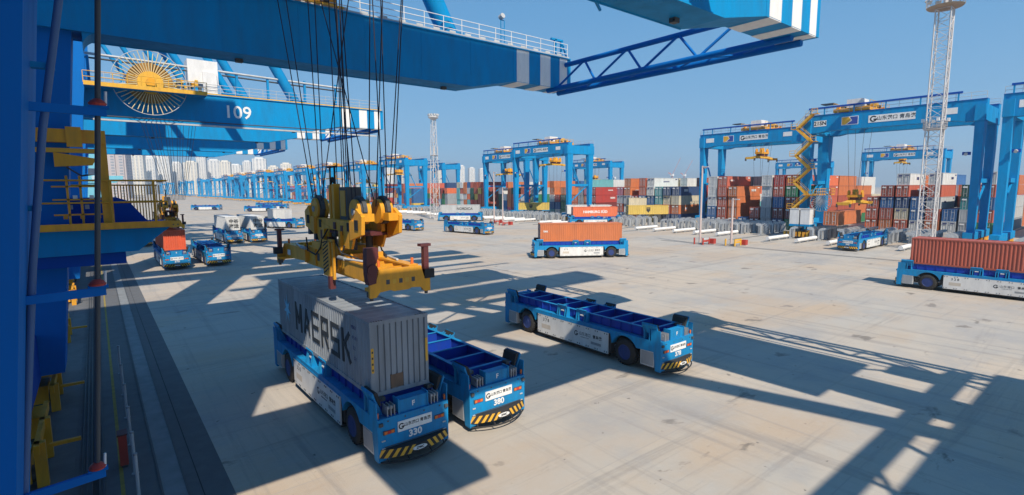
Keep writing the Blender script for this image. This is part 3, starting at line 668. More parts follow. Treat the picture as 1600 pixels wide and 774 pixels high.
# ---- near crane extras: pipe, cable pole with brackets, platform, yellow frame
b = MB(); b.path([(-1.75, 12.9, 2.0), (-0.99, 12.9, 8.9), (-0.65, 12.9, 11.4), (-0.30, 12.9, 13.4), (1.2, 12.9, 22)], 0.062, paint('pipe_blue_grey', (0.05, 0.13, 0.30), 0.5, 0.2), 8); b.M = Matrix.Identity(4)
for (z, x) in ((5.5, -1.36), (10.0, -0.84), (12.6, -0.44)): b.box(x-0.35, x+0.05, 12.95, 13.15, z-0.05, z+0.05, BLUE)
o = b.build('drain_pipe', CRB, (0, -32, 0))
def wx(z): return 0.18+0.077*(z-11.9)
b = MB(); b.path([(wx(4.75), 13.0, 4.75), (wx(11.9), 13.0, 11.9), (wx(20), 13.0, 20)], 0.048, DGREY, 8); b.build('cable_pole', CRB, (0, -32, 0))
for z in (4.72, 8.45, 11.95):
    x = wx(z)
    b = MB(); b.beam((x-1.6, 12.7, z-0.12), (x+0.12, 13.0, z-0.12), 0.09, 0.16, SHADEB); b.box(x-0.15, x+0.17, 12.93, 13.07, z-0.05, z, SHADEB); br_ = b.build('pole_bracket', CRB, (0, -32, 0))
    b = MB(); b.loft([[(x+r*math.cos(2*PI*i/14), 13+r*math.sin(2*PI*i/14), zz) for i in range(14)] for zz, r in ((z, 0.13), (z+0.04, 0.15), (z+0.09, 0.11), (z+0.13, 0.06))], REDP); b.tube((x+0.12, 13, z+0.0), (x+0.14, 13, z+0.28), 0.025, WHITE, 6); b.build('insulator', br_)
b = MB(); b.loft([[(xl, 12.3, z), (xr, 12.3, z), (xr, 12.8, z), (xl, 12.8, z)] for z, xl, xr in ((0.5, -3.6, -1.75), (10.45, -2.9, -1.07))], SHADEB); b.build('cable_cabinet', CRB, (0, -32, 0))
# gusset in the corner between leg and girder
b = MB(); b.prism([(0.12, 17.7)]+[(0.12+0.7-0.7*math.cos(PI/2*i/6)*1.0, 17.0+0.7*math.sin(PI/2*i/6)) for i in range(7)], 1, 32.02, 33.98, BLUE); b.build('gusset', CRB, (0, -32, 0))
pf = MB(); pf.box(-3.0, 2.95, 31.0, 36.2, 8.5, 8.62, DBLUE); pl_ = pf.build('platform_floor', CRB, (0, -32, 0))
b = MB(); b.box(-3.0, 2.95, 30.94, 31.0, 8.48, 8.80, YEL); b.build('toe_board', pl_)
b = MB()
for x in (-2.9, 0.62, 2.3): b.tube((x, 31.02, 8.62), (x, 31.02, 10.78), 0.06, YEL, 6)
for z in (9.75, 10.78): b.tube((-2.9, 31.02, z), (2.85, 31.02, z), 0.045, YEL, 6)
for i in range(16): b.tube((0.9+i*0.135, 36.1, 8.62), (0.9+i*0.135, 36.1, 10.6), 0.028, YEL, 5)
b.tube((2.85, 31.02, 10.78), (2.85, 36.1, 10.78), 0.04, YEL, 6); b.tube((-2.0, 36.1, 10.6), (2.85, 36.1, 10.6), 0.04, YEL, 6); b.tube((-2.0, 36.1, 9.7), (2.85, 36.1, 9.7), 0.035, YEL, 6)
b.build('handrail', pl_)
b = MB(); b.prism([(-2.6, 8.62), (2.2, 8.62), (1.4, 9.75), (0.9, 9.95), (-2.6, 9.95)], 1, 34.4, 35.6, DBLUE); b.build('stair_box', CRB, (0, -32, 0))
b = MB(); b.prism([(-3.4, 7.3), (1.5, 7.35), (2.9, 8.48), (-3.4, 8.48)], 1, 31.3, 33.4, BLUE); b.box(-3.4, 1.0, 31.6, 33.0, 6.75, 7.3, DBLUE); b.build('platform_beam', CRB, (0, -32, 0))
b = MB(); b.box(0.26, 0.62, 31.4, 31.75, 8.62, 13.05, YEL); b.box(-2.2, 0.62, 31.3, 31.8, 12.5, 13.1, YEL); b.box(-2.2, 0.26, 31.45, 31.7, 12.05, 12.25, YELB); b.box(-0.8, -0.25, 31.15, 31.3, 12.3, 13.2, YEL); b.prism([(-1.3, 11.4), (0.05, 11.5), (0.2, 11.8), (-1.3, 12.05)], 1, 31.35, 31.8, YEL)
b.build('yellow_frame', CRB, (0, -32, 0))
b = MB()
for x in (-0.95, -0.48): b.box(x-0.045, x+0.045, 31.5, 31.6, 8.7, 11.0, YEL)
for z in (9.2, 9.9, 10.5): b.box(-1.5, 0.26, 31.5, 31.57, z-0.035, z+0.035, YEL)
for k in range(7): b.cbox((-1.1+0.2*k, 31.65, 9.1+0.45*(k % 3)), (0.16, 0.18, 0.2), (YEL, GREY, WHITE)[k % 3])
b.cbox((0.0, 31.6, 11.2), (0.28, 0.2, 0.3), WHITE); b.path([(-0.9, 31.6, 11.4), (-0.4, 31.6, 11.0), (0.2, 31.6, 11.1)], 0.04, DGREY, 6)
b.build('hoist_gear', CRB, (0, -32, 0))
# portal trolley on the near crane's girders
TX, TY = 8.72, 23.7
b = MB(); b.box(5.2, 12.4, 13.0, 14.2, 21.2, 22.4, YEL); b.box(5.2, 12.4, 32.4, 33.6, 21.2, 22.4, YEL)
b.box(5.4, 6.6, 13.0, 33.6, 22.4, 23.8, YEL); b.box(11.0, 12.2, 13.0, 33.6, 22.4, 23.8, YEL); b.build('trolley_frame', CRB, (0, -32, 0))
b = MB()
for x in (5.8, 7.6, 10.2, 11.8): b.tube((x, 32.9, 21.5), (x, 33.2, 21.5), 0.32, DGREY, 12); b.tube((x, 13.3, 21.5), (x, 13.6, 21.5), 0.32, DGREY, 12)
for k in range(14): b.cbox((4.4+k*0.55, 31.75, 21.35+0.12*(k % 3)), (0.3, 0.25, 0.3), (YEL, DGREY, YELB)[k % 3])
b.box(4.2, 12.6, 31.7, 31.85, 21.12, 21.22, YELB); b.build('trolley_wheel', CRB, (0, -32, 0))
b = MB(); b.box(6.8, 10.8, 19, 22, 23.8, 26, BLUE); b.tube((7.2, 25, 24.4), (10.2, 25, 24.4), 0.6, DGREY, 14); b.build('hoist_house', CRB, (0, -32, 0))
rg = random.Random(4)
for i, (bx, by, tx, ty) in enumerate([(8.05, 24.9, 7.0, 26.6), (8.2, 24.9, 7.4, 26.4), (8.3, 24.7, 8.2, 25.0), (8.45, 24.7, 8.5, 24.8), (9.2, 24.9, 9.1, 24.7), (9.4, 24.8, 9.4, 24.5), (9.0, 22.9, 9.0, 23.2), (8.8, 22.9, 8.8, 23.0), (8.7, 22.4, 8.8, 22.6),
        (8.05, 20.2, 8.0, 21.7), (8.2, 20.2, 8.3, 21.5), (9.3, 20.1, 9.4, 20.8), (9.45, 20.0, 9.7, 20.5), (8.6, 19.9, 8.9, 19.3), (8.9, 19.9, 9.4, 19.0), (9.6, 19.8, 10.3, 19.0), (9.7, 20.4, 10.6, 19.6), (8.2, 24.4, 9.3, 20.9), (9.2, 20.6, 8.0, 24.9)]):
    b = MB(); b.tube((bx, by, 9.6), (tx, ty, 22.2), 0.022, ROPE, 6); b.build('hoist_rope', CRB, (0, -32, 0))
# ------------------------------------------------------------------ spreaders
def spreader_big():
    """12.2 m spreader with head block, local x along its length (+x = towards the viewer's end), z = 0 at the underside of the twistlocks"""
    t = thing('spreader', 'large dark yellow spreader with head block hanging above the grey lettered container', 'spreader', (8.76, 23.7, 6.35), DN)
    b = MB()
    b.box(-3.1, 3.1, -0.62, -0.28, 0.35, 1.15, YEL); b.box(-3.1, 3.1, 0.28, 0.62, 0.35, 1.15, YEL); b.box(-3.1, 3.1, -0.62, 0.62, 0.25, 0.36, YEL)
    b.box(-1.7, 1.7, -0.75, 0.75, 1.15, 1.5, YEL)
    for x in (-3.05, -1.5, 1.5, 3.05): b.box(x-0.06, x+0.06, -0.7, 0.7, 0.3, 1.3, YEL)
    b.build('main_frame', t)
    for s in (-1, 1):
        b = MB()
        for q in (-1, 1): b.prism([(s*2.6, 0.42), (s*5.95, 0.30), (s*5.95, 0.95), (s*4.9, 1.02), (s*2.6, 1.12)], 1, q*0.50, q*0.82, YEL); b.box(*sorted((s*2.6, s*5.9)), *sorted((q*0.46, q*0.86)), 1.0, 1.06, YEL)
        for x in (3.6, 4.4, 5.2): b.box(s*x-0.04, s*x+0.04, -0.5, 0.5, 0.5, 0.95, YEL)
        b.build('telescopic_arm', t)
        b = MB(); xa, xb = sorted((s*5.86, s*6.12))
        b.prism([(-1.25, 0.0), (-1.0, 0.0), (-0.85, 0.18), (-0.45, 0.22), (-0.3, 0.16), (0.3, 0.16), (0.45, 0.22), (0.85, 0.18), (1.0, 0.0), (1.25, 0.0), (1.25, 0.52), (0.98, 0.6), (0.86, 1.02), (-0.86, 1.02), (-0.98, 0.62), (-1.25, 0.55)], 0, s*6.0, s*6.12, YEL)
        b.box(*sorted((s*5.6, s*6.0)), -1.22, 1.22, 0.22, 0.34, YEL); b.box(*sorted((s*5.58, s*5.66)), -0.9, 0.9, 0.22, 0.95, YEL)
        e = b.build('end_beam', t)
        for q in (-1, 1):
            k = MB(); k.tube((s*5.98, q*1.13, 0.02), (s*5.98, q*1.13, -0.12), 0.07, DGREY, 8); k.cbox((s*5.9, q*1.13, 0.1), (0.24, 0.2, 0.2), DGREY); k.build('twist_lock', e)
            k = MB()                                            # raised corner flipper
            if s > 0 and q < 0:
                k.prism([(q*1.30, 0.5), (q*1.02, 0.55), (q*0.98, 0.95), (q*1.02, 1.25), (q*0.90, 1.5), (q*0.92, 1.85), (q*1.34, 1.85), (q*1.36, 1.4), (q*1.36, 0.9)], 0, s*5.86, s*6.2, MAROON)
                k.tube((s*5.84, q*1.15, 1.05), (s*6.24, q*1.15, 1.05), 0.2, MAROON, 14)
            else:
                k.box(*sorted((s*5.9, s*6.12)), *sorted((q*1.0, q*1.2)), 0.5, 1.75, MAROON); k.box(*sorted((s*5.88, s*6.14)), *sorted((q*0.85, q*1.3)), 1.75, 1.85, MAROON); k.box(*sorted((s*5.84, s*6.16)), *sorted((q*1.0, q*1.42)), 0.5, 0.85, BLACK)
            k.build('flipper', e)
    # hazard plates and middle flippers
    for q in (-1, 1):
        b = MB(); b.box(0.55, 1.25, q*0.98-0.02, q*0.98+0.02, 0.15, 1.75, YEL); 
        for i in range(9):
            z = 0.2+i*0.17; b.add([(0.57, q*1.003, z), (1.23, q*1.003, z+0.28 if z+0.28 < 1.73 else 1.73), (1.23, q*1.003, min(1.75, z+0.36)), (0.57, q*1.003, z+0.08)], [(0, 1, 2, 3)], BLACK)
        b.build('hazard_plate', t)
        b = MB(); b.box(1.35, 1.5, q*0.98-0.05, q*0.98+0.05, 0.1, 1.75, YEL); b.box(1.75, 1.9, q*0.98-0.05, q*0.98+0.05, 0.1, 1.75, YEL); b.box(1.35, 1.9, q*0.98-0.05, q*0.98+0.05, 1.7, 1.82, YEL); b.box(1.35, 1.62, q*0.98-0.12, q*0.98+0.12, -0.35, 0.2, MAROON); b.build('middle_flipper', t)
    # head block: side cheeks with sheaves, cross beams, electric box
    b = MB()
    b.M = Matrix.Translation((1.25, 0, 0)) @ Matrix.Diagonal((0.80, 1, 1, 1)); b.box(-2.9, 2.9, -0.7, -0.45, 2.15, 2.65, YEL); b.box(-2.9, 2.9, 0.45, 0.7, 2.15, 2.65, YEL); b.box(-2.9, 2.9, -0.7, 0.7, 2.05, 2.2, MAROON)
    for s in (-1, 1):
        b.prism([(s*0.9, 1.5), (s*2.4, 1.5), (s*2.9, 2.15), (s*2.9, 2.6), (s*0.6, 2.3)], 1, -0.72, -0.62, YEL); b.prism([(s*0.9, 1.5), (s*2.4, 1.5), (s*2.9, 2.15), (s*2.9, 2.6), (s*0.6, 2.3)], 1, 0.62, 0.72, YEL)
        for q in (-1, 1):
            b.tube((s*1.6, q*0.35, 1.4), (s*1.6, q*0.35, 2.1), 0.16, DGREY, 10)
            b.box(*sorted((s*1.1, s*1.35)), *sorted((q*0.55, q*0.85)), 1.4, 2.2, YEL)
            b.prism([(s*2.7, 1.9), (s*4.2, 2.2), (s*4.3, 2.9), (s*3.6, 3.2), (s*3.3, 2.7), (s*2.7, 2.7)], 1, q*0.72, q*0.86, YEL)
            b.box(*sorted((s*3.5, s*4.2)), *sorted((q*0.3, q*0.86)), 2.7, 3.0, YEL)
    b.build('head_block', t)
    for s in (-1, 1):
        for q in (-1, 1):
            b = MB(); xs = 1.25+s*2.4; n = 24
            b.tube((xs, q*0.52-0.11, 3.05), (xs, q*0.52+0.11, 3.05), 0.53, DGREY, n)
            b.tube((xs, q*0.60, 3.05), (xs, q*0.74, 3.05), 0.50, YEL, n); b.tube((xs, q*0.2, 3.05), (xs, q*0.36, 3.05), 0.50, YEL, n); b.tube((xs, q*0.64, 3.05), (xs, q*0.80, 3.05), 0.14, GREY, 12)
            b.prism([(xs-0.22, 2.6), (xs+0.22, 2.6), (xs+0.3, 3.05), (xs-0.3, 3.05)], 1, q*0.68, q*0.76, YEL)
            sh = b.build('sheave', t)
            b = MB(); b.prism([(xs+0.64*math.cos(PI*i/10), 3.05+0.64*math.sin(PI*i/10)) for i in range(11)]+[(xs+0.55*math.cos(PI*i/10), 3.05+0.55*math.sin(PI*i/10)) for i in range(10, -1, -1)], 1, q*0.42, q*0.58, DGREY); b.build('sheave_cover', sh)
    b = MB(); b.M = Matrix.Translation((0.9, 0, 0)); b.box(0.35, 1.2, -0.4, 0.25, 2.65, 4.05, DGREY); b.box(0.5, 1.05, -0.43, -0.4, 2.8, 3.9, YEL); b.box(-0.3, -0.05, -0.5, -0.2, 2.65, 4.2, YEL); b.box(-0.7, -0.5, -0.5, -0.3, 2.65, 4.15, YEL); b.build('electric_box', t)
    b = MB()
    for k in range(26):
        b.cbox((-2.6+0.21*k, (-1)**k*(0.5+0.05*(k % 4)), 1.75+0.16*(k % 5)), (0.26, 0.18, 0.2+0.1*(k % 3)), (YEL, DGREY, YEL, MAROON)[k % 4])
    for s in (-1, 1): b.path([(s*0.4, -0.75, 1.3), (s*0.9, -0.85, 0.9), (s*2.2, -0.8, 1.0), (s*2.5, -0.75, 1.6)], 0.04, BLACK, 6)
    b.build('hydraulic_gear', t, kind='stuff')
    b = MB(); b.path([(-0.9, 0, 2.65), (-0.9, 0, 4.1), (-0.6, 0, 4.5), (-0.3, 0, 4.1), (-0.3, 0, 2.65)], 0.06, BLACK, 6); b.path([(-1.2, 0, 5.0), (0.0, 0, 5.0)], 0.05, BLACK, 6); b.path([(-0.9, 0, 4.1), (-0.9, 0, 5.0)], 0.05, BLACK, 6); b.path([(-0.3, 0, 4.1), (-0.3, 0, 5.0)], 0.05, BLACK, 6)
    b.build('cable_basket', t)
    return t
SB = spreader_big()
b = MB()
for q in (-1, 1):
    for k in range(6): b.box(-2.2+k*0.8, -1.85+k*0.8, q*0.622-0.004, q*0.622+0.004, 0.55, 0.92, DGREY if k in (1, 4) else YELB)
    for s_ in (-1, 1):
        b.box(*sorted((1.25+s_*1.55, 1.25+s_*1.85)), *sorted((q*0.705, q*0.735)), 2.22, 2.58, BLACK); b.box(*sorted((1.25+s_*2.75, 1.25+s_*3.1)), *sorted((q*0.87, q*0.89)), 2.35, 2.75, BLACK)
        b.path([(1.25+s_*0.5, q*0.8, 2.2), (1.25+s_*0.9, q*0.95, 1.7), (1.25+s_*1.3, q*0.9, 1.3), (1.25+s_*2.4, q*0.6, 1.15)], 0.035, BLACK, 6)
        b.tube((s_*2.9, q*0.9, 1.1), (s_*4.6, q*0.62, 1.12), 0.05, LGREY, 8); b.tube((s_*2.2, q*0.9, 1.1), (s_*2.9, q*0.9, 1.1), 0.085, GREY, 8)
        b.cbox((s_*5.2, q*0.86, 0.62), (0.5, 0.02, 0.28), MARK); b.tube((s_*5.7, q*0.7, 1.02), (s_*5.7, q*0.7, 1.3), 0.06, ORL, 8)
for k in range(5): b.box(6.121, 6.126, -0.6+0.26*k, -0.46+0.26*k, 0.45, 0.62, YELB if k % 2 else DGREY)
b.build('fitting', SB, kind='stuff')
sb2 = copy_tree(SB); sb2.location = (7.75, 86.2, 5.3); sb2['label'] = 'yellow spreader lowered onto the bright red container on a far left vehicle'
def small_spreader():
    t = thing('spreader', 'proto', 'spreader')
    b = MB(); b.box(-3, 3, -0.6, 0.6, 0.4, 0.95, YELB)
    for s in (-1, 1):
        b.prism([(s*2.8, 0.3), (s*5.9, 0.2), (s*5.9, 0.6), (s*2.8, 0.9)], 1, -0.45, 0.45, YELB)
    b.build('main_frame', t)
    for s in (-1, 1):
        b = MB(); b.box(*sorted((s*5.75, s*6.1)), -1.2, 1.2, 0.05, 0.6, YELB); b.box(*sorted((s*5.8, s*6.15)), -1.25, -1.0, -0.35, 0.3, DGREY); b.box(*sorted((s*5.8, s*6.15)), 1.0, 1.25, -0.35, 0.3, DGREY); b.build('end_beam', t)
    b = MB(); b.box(-1.9, 1.9, -0.9, 0.9, 1.5, 2.0, YEL); b.box(-1.6, 1.6, -0.7, 0.7, 0.95, 1.5, MAROON); b.cbox((0.2, 0.1, 2.5), (0.9, 0.8, 1.0), YELB)
    for s in (-1, 1):
        for q in (-1, 1): b.tube((s*1.4, q*0.7-0.12, 2.35), (s*1.4, q*0.7+0.12, 2.35), 0.5, YEL, 14)
    for k in range(8): b.cbox((-1.5+0.43*k, 0.6*(-1)**k, 1.3+0.2*(k % 3)), (0.3, 0.3, 0.4), (YEL, DGREY, YELB)[k % 3])
    b.build('head_block', t)
    return t

# ------------------------------------------------------------------ yard gantries (local: span along y, 27 m; wheelbase along x)
GT = 24.0
def make_gantry():
    t = thing('yard_gantry', 'proto', 'gantry crane')
    for sy in (-1, 1):
        for sx in (-1, 1):
            b = MB(); yc = sy*12.9; b.loft([[(sx*4.6-wd, yc-dp, z), (sx*4.6+wd, yc-dp, z), (sx*4.6+wd, yc+dp, z), (sx*4.6-wd, yc+dp, z)] for z, wd, dp in ((2.6, 0.6, 0.5), (12, 0.85, 0.55), (20.6, 1.15, 0.6))], BLUE)
            b.build('leg', t)
        b = MB(); b.box(-7.0, 7.0, sy*12.9-0.6, sy*12.9+0.6, 1.4, 2.6, BLUE); b.box(-6.0, 6.0, sy*12.9-0.66, sy*12.9+0.66, 20.6, 23.2, BLUE); b.build('side_frame', t)
        b = MB(); b.beam((-4.4, sy*12.9, 19.6), (0.0, sy*12.9, 11.0), 0.28, 0.28, BLUE); b.beam((4.4, sy*12.9, 11.5), (-4.4, sy*12.9, 5.6), 0.26, 0.26, BLUE); b.box(-4.0, 4.0, sy*12.9-0.3, sy*12.9+0.3, 10.7, 11.4, BLUE); b.build('diagonal_brace', t)
        for x in (-6.2, -4.6, -2.6, 2.6, 4.6, 6.2): b = MB(); b.box(x-0.7, x+0.7, sy*12.9-0.45, sy*12.9+0.45, 0.45, 1.4, YEL); b.tube((x, sy*12.9-0.3, 0.42), (x, sy*12.9+0.3, 0.42), 0.38, DGREY, 12); b.build('bogie', t)
        for x in (-7.3, 7.3): MB().cbox((x, sy*12.9, 1.0), (0.5, 0.9, 0.9), YELB).build('buffer', t)
    for sx in (-1, 1):
        b = MB(); xa, xb = sorted((sx*4.0, sx*5.6)); b.prism([(-13.6, 20.6), (-11.0, 20.6), (-9.6, 20.9), (9.6, 20.9), (11.0, 20.6), (13.6, 20.6), (13.6, 24.0), (-13.6, 24.0)], 0, xa, xb, BLUE); b.box(xa-0.1, xb+0.1, -13.6, 13.6, 23.98, 24.06, DBLUE); g = b.build('girder', t)
        r_ = MB(); railing(r_, [(sx*5.6, -13.5, 24.05), (sx*5.6, 13.5, 24.05)], 1.1, LGREY, 0.035, 2.0, 1); r_.build('handrail', g)
    b = MB(); b.box(-5.9, -5.65, -10.5, 12.8, 25.2, 25.5, DBLUE)
    for y in (-10, -5, 0, 5, 10, 12.5): b.box(-5.85, -5.7, y-0.1, y+0.1, 24.0, 25.2, BLUE)
    b.build('cable_tray', t)
    b = MB(); b.cbox((-5.615, 10.7, 22.4), (0.03, 2.2, 1.1), MARK); b.build('number_plate', t)
    p = MB().box(-5.64, -5.6, -4.4, 2.6, 21.75, 23.05, MARK).build('name_board', t)
    emblem(1.1, (-5.65, 1.8, 22.4), '-x', p); text('山东港口 青岛港', 0.80, INK, (-5.65, -1.6, 22.4), '-x', p, bold=0.01)
    fl = MB().box(-5.63, -5.6, 4.2, 7.0, 21.7, 23.25, MARK).build('flag_board', t)
    MB().prism([(6.9, 21.8), (6.9, 23.15), (5.8, 23.15), (5.4, 22.55), (6.3, 21.8)], 0, -5.65, -5.63, YELB).prism([(5.6, 23.15), (4.3, 23.15), (4.3, 21.8), (6.1, 21.8), (5.2, 22.5)], 0, -5.65, -5.632, paint('flag_blue', (0.02, 0.06, 0.32), 0.5, 0.1)).build('flag_emblem', fl)
    b = MB(); b.cbox((-5.615, -9.0, 22.5), (0.03, 2.0, 1.0), MARK); b.build('small_board', t)
    for yy in (-11.6, 11.6):
        b = MB(); b.box(-5.8, -5.2, yy-0.5, yy+0.5, 15.2, 15.7, DBLUE); b.tube((-5.8, yy, 15.4), (-6.1, yy, 15.3), 0.25, LGREY, 10); b.build('floodlight', t)
    return t
def gantry_trolley():
    t = thing('gantry_trolley', 'proto', 'crane trolley')
    b = MB(); b.box(-5.4, 5.4, -2.6, -2.0, 0.3, 0.9, YEL); b.box(-5.4, 5.4, 2.0, 2.6, 0.3, 0.9, YEL); b.box(-5.4, -4.6, -3, 3, 0.15, 0.8, YEL); b.box(4.6, 5.4, -3, 3, 0.15, 0.8, YEL); b.build('trolley_frame', t)
    b = MB(); b.box(-3.6, -0.2, -1.2, 1.4, 0.9, 2.6, WHITE); b.build('electric_house', t)
    b = MB(); b.tube((1.8, -2.0, 1.6), (1.8, 2.0, 1.6), 0.7, YELB, 14); b.tube((3.4, -2.0, 1.4), (3.4, 1.0, 1.4), 0.5, YEL, 12)
    for k in range(10): b.cbox((-4.8+1.0*k, (-1)**k*2.3, 1.15+0.2*(k % 3)), (0.5, 0.5, 0.6), (YEL, DGREY, YELB)[k % 3])
    b.build('hoist_drum', t)
    b = MB(); railing(b, [(-5.3, -3, 0.9), (5.3, -3, 0.9)], 1.0, YELB, 0.04, 1.5, 1); railing(b, [(-5.3, 3, 0.9), (5.3, 3, 0.9)], 1.0, YELB, 0.04, 1.5, 1); b.box(-5.6, -3.4, 3.0, 5.2, 1.9, 2.05, DGREY); b.build('handrail', t)
    return t
ORD = 'first second third fourth fifth sixth seventh'.split()
PG, PT, PS = make_gantry(), gantry_trolley(), small_spreader()
used = set()
def cp(p):
    if p.name not in used: used.add(p.name); return p
    return copy_tree(p)
def gantry(block, x, lab, troll=None, spr=None, drop=None, num=None, rzs=0, yb=None):
    yc = 18.8+(block-21)*32.2+13.6 if yb is None else yb
    g = cp(PG); g.location = (x, yc, 0); g['label'] = lab; g['group'] = 'blue gantries over the yard blocks'
    if troll is not None:
        q = cp(PT); q.location = (x, yc+troll, 24.06); q['label'] = 'yellow hoist trolley on the ' + lab.replace('blue ', '', 1).split(' with')[0].split(', left of the lattice')[0].split(', its')[0]; q['group'] = 'hoist trolleys on the gantries'
        if drop is not None:
            s = cp(PS); s.location = (x, yc+troll, drop); s['label'] = 'yellow spreader hanging from the ' + lab.replace('blue ', '', 1).split(' with a small')[0].split(', left of the lattice')[0].split(', its')[0]; s['group'] = 'spreaders hanging from the gantries'
            s.rotation_euler = (0, 0, rzs)
            r = MB()
            for sx in (-1, 1):
                for sy in (-1, 1): r.tube((sx*1.4, sy*0.7, -(24.3-drop)+2.4), (sx*2.2, sy*1.6, 0.3), 0.03, DGREY, 5)
            r.build('hoist_rope', q)
    return g
G21 = gantry(21, 117.0, 'blue gantry with a zigzag yellow stair, left of the lattice mast', 5.6, True, 6.6, '21SN', yb=31.7)
G22 = gantry(22, 133.5, 'blue gantry left of the zigzag stair, its spreader hanging high', -0.5, True, 17.0, '22SN')
gantry(20, 114.6, 'blue gantry cut off by the right edge beside the lattice mast', None, yb=2.3)
gantry(24, 119.0, 'blue gantry in the centre behind the orange container', -2.0, True, 17.2, yb=127.0)
gantry(25, 131.0, 'blue gantry directly behind the central one', 3.0, True, 15.2)
gantry(26, 216.0, 'blue gantry set back to the right of the central pair', 2.0, True, 14)
gantry(27, 115.0, 'blue gantry just left of the thin light mast', 4.0, True, 16.5)
gantry(28, 154.0, 'blue gantry seen behind the thin light mast', None, None, None)
gantry(22, 255.0, 'blue distant gantry behind the lattice mast with a small yellow hoist', 1.0, True, 19.0)
gantry(24, 320.0, 'blue far gantry low behind the zigzag stair', None)
for k, (bl, x) in enumerate(((29, 122), (30, 116), (31, 112), (32, 124), (33, 116), (34, 110), (35, 122), (36, 116), (37, 112), (38, 120), (39, 114), (40, 118))):
    gantry(bl, x, 'blue far gantry, %s left of the one at the thin mast' % ('second third fourth fifth sixth seventh eighth ninth tenth eleventh twelfth thirteenth'.split()[k]), (k*5) % 13-6, True if k < 6 else None, 13+(k*3) % 6 if k < 6 else None)
for k, (bl, x) in enumerate(((42, 116), (44, 112), (46, 120), (49, 114), (52, 118), (56, 112), (61, 116))):
    gantry(bl, x, 'blue tiny gantry, %s from the left end of the receding row' % ORD[6-k])
text('21SN', 1.0, INK, (-5.635, 10.7, 22.4), '-x', G21, 'number_mark', bold=0.03)
# zigzag stair, landing and drums on gantry 21 (left leg, quay side)
b = MB()
y0 = 12.9
zz = [0.6+2.62*k for k in range(10)]
for i in range(len(zz)-1):
    ya, yb = (y0-1.35, y0+1.35) if i % 2 else (y0+1.35, y0-1.35)
    for xx in (-6.5, -7.5): b.beam((xx, ya, zz[i]), (xx, yb, zz[i+1]), 0.08, 0.36, YELB); b.beam((xx, ya, zz[i]+1.0), (xx, yb, zz[i+1]+1.0), 0.05, 0.07, YELB)
    for k in range(9): f = (k+0.5)/9; b.cbox((-7.0, ya+(yb-ya)*f, zz[i]+(zz[i+1]-zz[i])*f), (1.0, 0.26, 0.05), YEL)
    b.cbox((-7.0, yb+(0.5 if yb > y0 else -0.5), zz[i+1]), (1.2, 1.1, 0.12), YEL)
    railing(b, [(-7.6, yb, zz[i+1]), (-7.6, yb+(1.0 if yb > y0 else -1.0), zz[i+1])], 1.0, YELB, 0.05, 0.7, 1)
b.build('zigzag_stair', G21)
b = MB(); b.box(-7.8, 2.5, 10.2, 12.2, 8.5, 8.7, YEL); railing(b, [(-7.8, 10.2, 8.7), (2.5, 10.2, 8.7)], 1.1, YELB, 0.05, 1.0, 1); b.build('landing', G21)
for yy, xx in ((12.9, -8.6), (10.9, -8.6)):
    b = MB(); b.box(xx-1.0, xx+1.0, yy-0.85, yy+0.85, 2.9, 5.8, WHITE); b.box(xx-1.05, xx+1.05, yy-0.9, yy+0.9, 5.8, 5.95, LGREY); b.box(xx-1.0, xx+1.4, yy-0.9, yy+0.9, 2.5, 2.9, BLUE); b.build('electric_cabinet', G21)
b = MB()
for k in range(16): b.cbox((-8.8+0.55*k, 12.9+0.7*(-1)**k, 0.8+0.25*(k % 3)), (0.5, 0.6, 0.7), (YEL, YELB, DGREY)[k % 3])
for k in range(8): b.cbox((-9.4+0.1*k, 9.6+0.75*k, 0.9), (0.5, 0.4, 0.9), (YEL, YELB)[k % 2])
b.build('travel_gear', G21)
b = MB()
for k in range(24):
    a = 2*PI*k/24; b.tube((-6.4, 9.4, 7.3), (-6.4, 9.4+1.9*math.cos(a), 7.3+1.9*math.sin(a)), 0.06, LGREY, 5)
    a2 = a+2*PI/24; b.tube((-6.4, 9.4+1.9*math.cos(a), 7.3+1.9*math.sin(a)), (-6.4, 9.4+1.9*math.cos(a2), 7.3+1.9*math.sin(a2)), 0.07, LGREY, 5)
b.build('cable_reel', G21)

# ------------------------------------------------------------------ transfer racks, guard rails
def make_rack():
    t = thing('transfer_rack', 'proto', 'container rack')
    for i in range(5):
        x = -5.4+i*2.7
        for s in (-1, 1):
            b = MB(); pts_o = [(s*2.2, 0.0)]+[(s*(1.35+0.85*math.cos(PI/2*k/5)), 1.7+0.75*math.sin(PI/2*k/5)) for k in range(6)]+[(s*1.0, 2.45), (s*1.0, 2.1)]+[(s*(1.3+0.45*math.cos(PI/2*(5-k)/5)), 1.5+0.5*math.sin(PI/2*(5-k)/5)) for k in range(6)]+[(s*1.6, 0.0)]
            b.prism(pts_o, 0, x-0.45, x-0.35, LGREY); b.prism(pts_o, 0, x+0.35, x+0.45, LGREY); b.box(x-0.45, x+0.45, *sorted((s*1.5, s*1.9)), 0.3, 1.9, GREY)
            b.build('arched_support', t)
    b = MB(); b.box(-6, 6, -2.3, -2.1, 0, 0.2, GREY); b.box(-6, 6, 2.1, 2.3, 0, 0.2, GREY); b.build('base_rail', t)
    return t
def make_guard():
    t = thing('guard_rail', 'proto', 'guard rail')
    b = MB(); n = 12; b.tube((-4.2, 0, 0.55), (4.2, 0, 0.55), 0.34, WHITE, n); b.build('barrel', t)
    for x in (-3.4, 0, 3.4): MB().box(x-0.2, x+0.2, -0.3, 0.3, 0, 0.3, GREY).build('foot', t)
    return t
PR, PGd = make_rack(), make_guard()
ORD = 'first second third fourth fifth sixth seventh'.split()
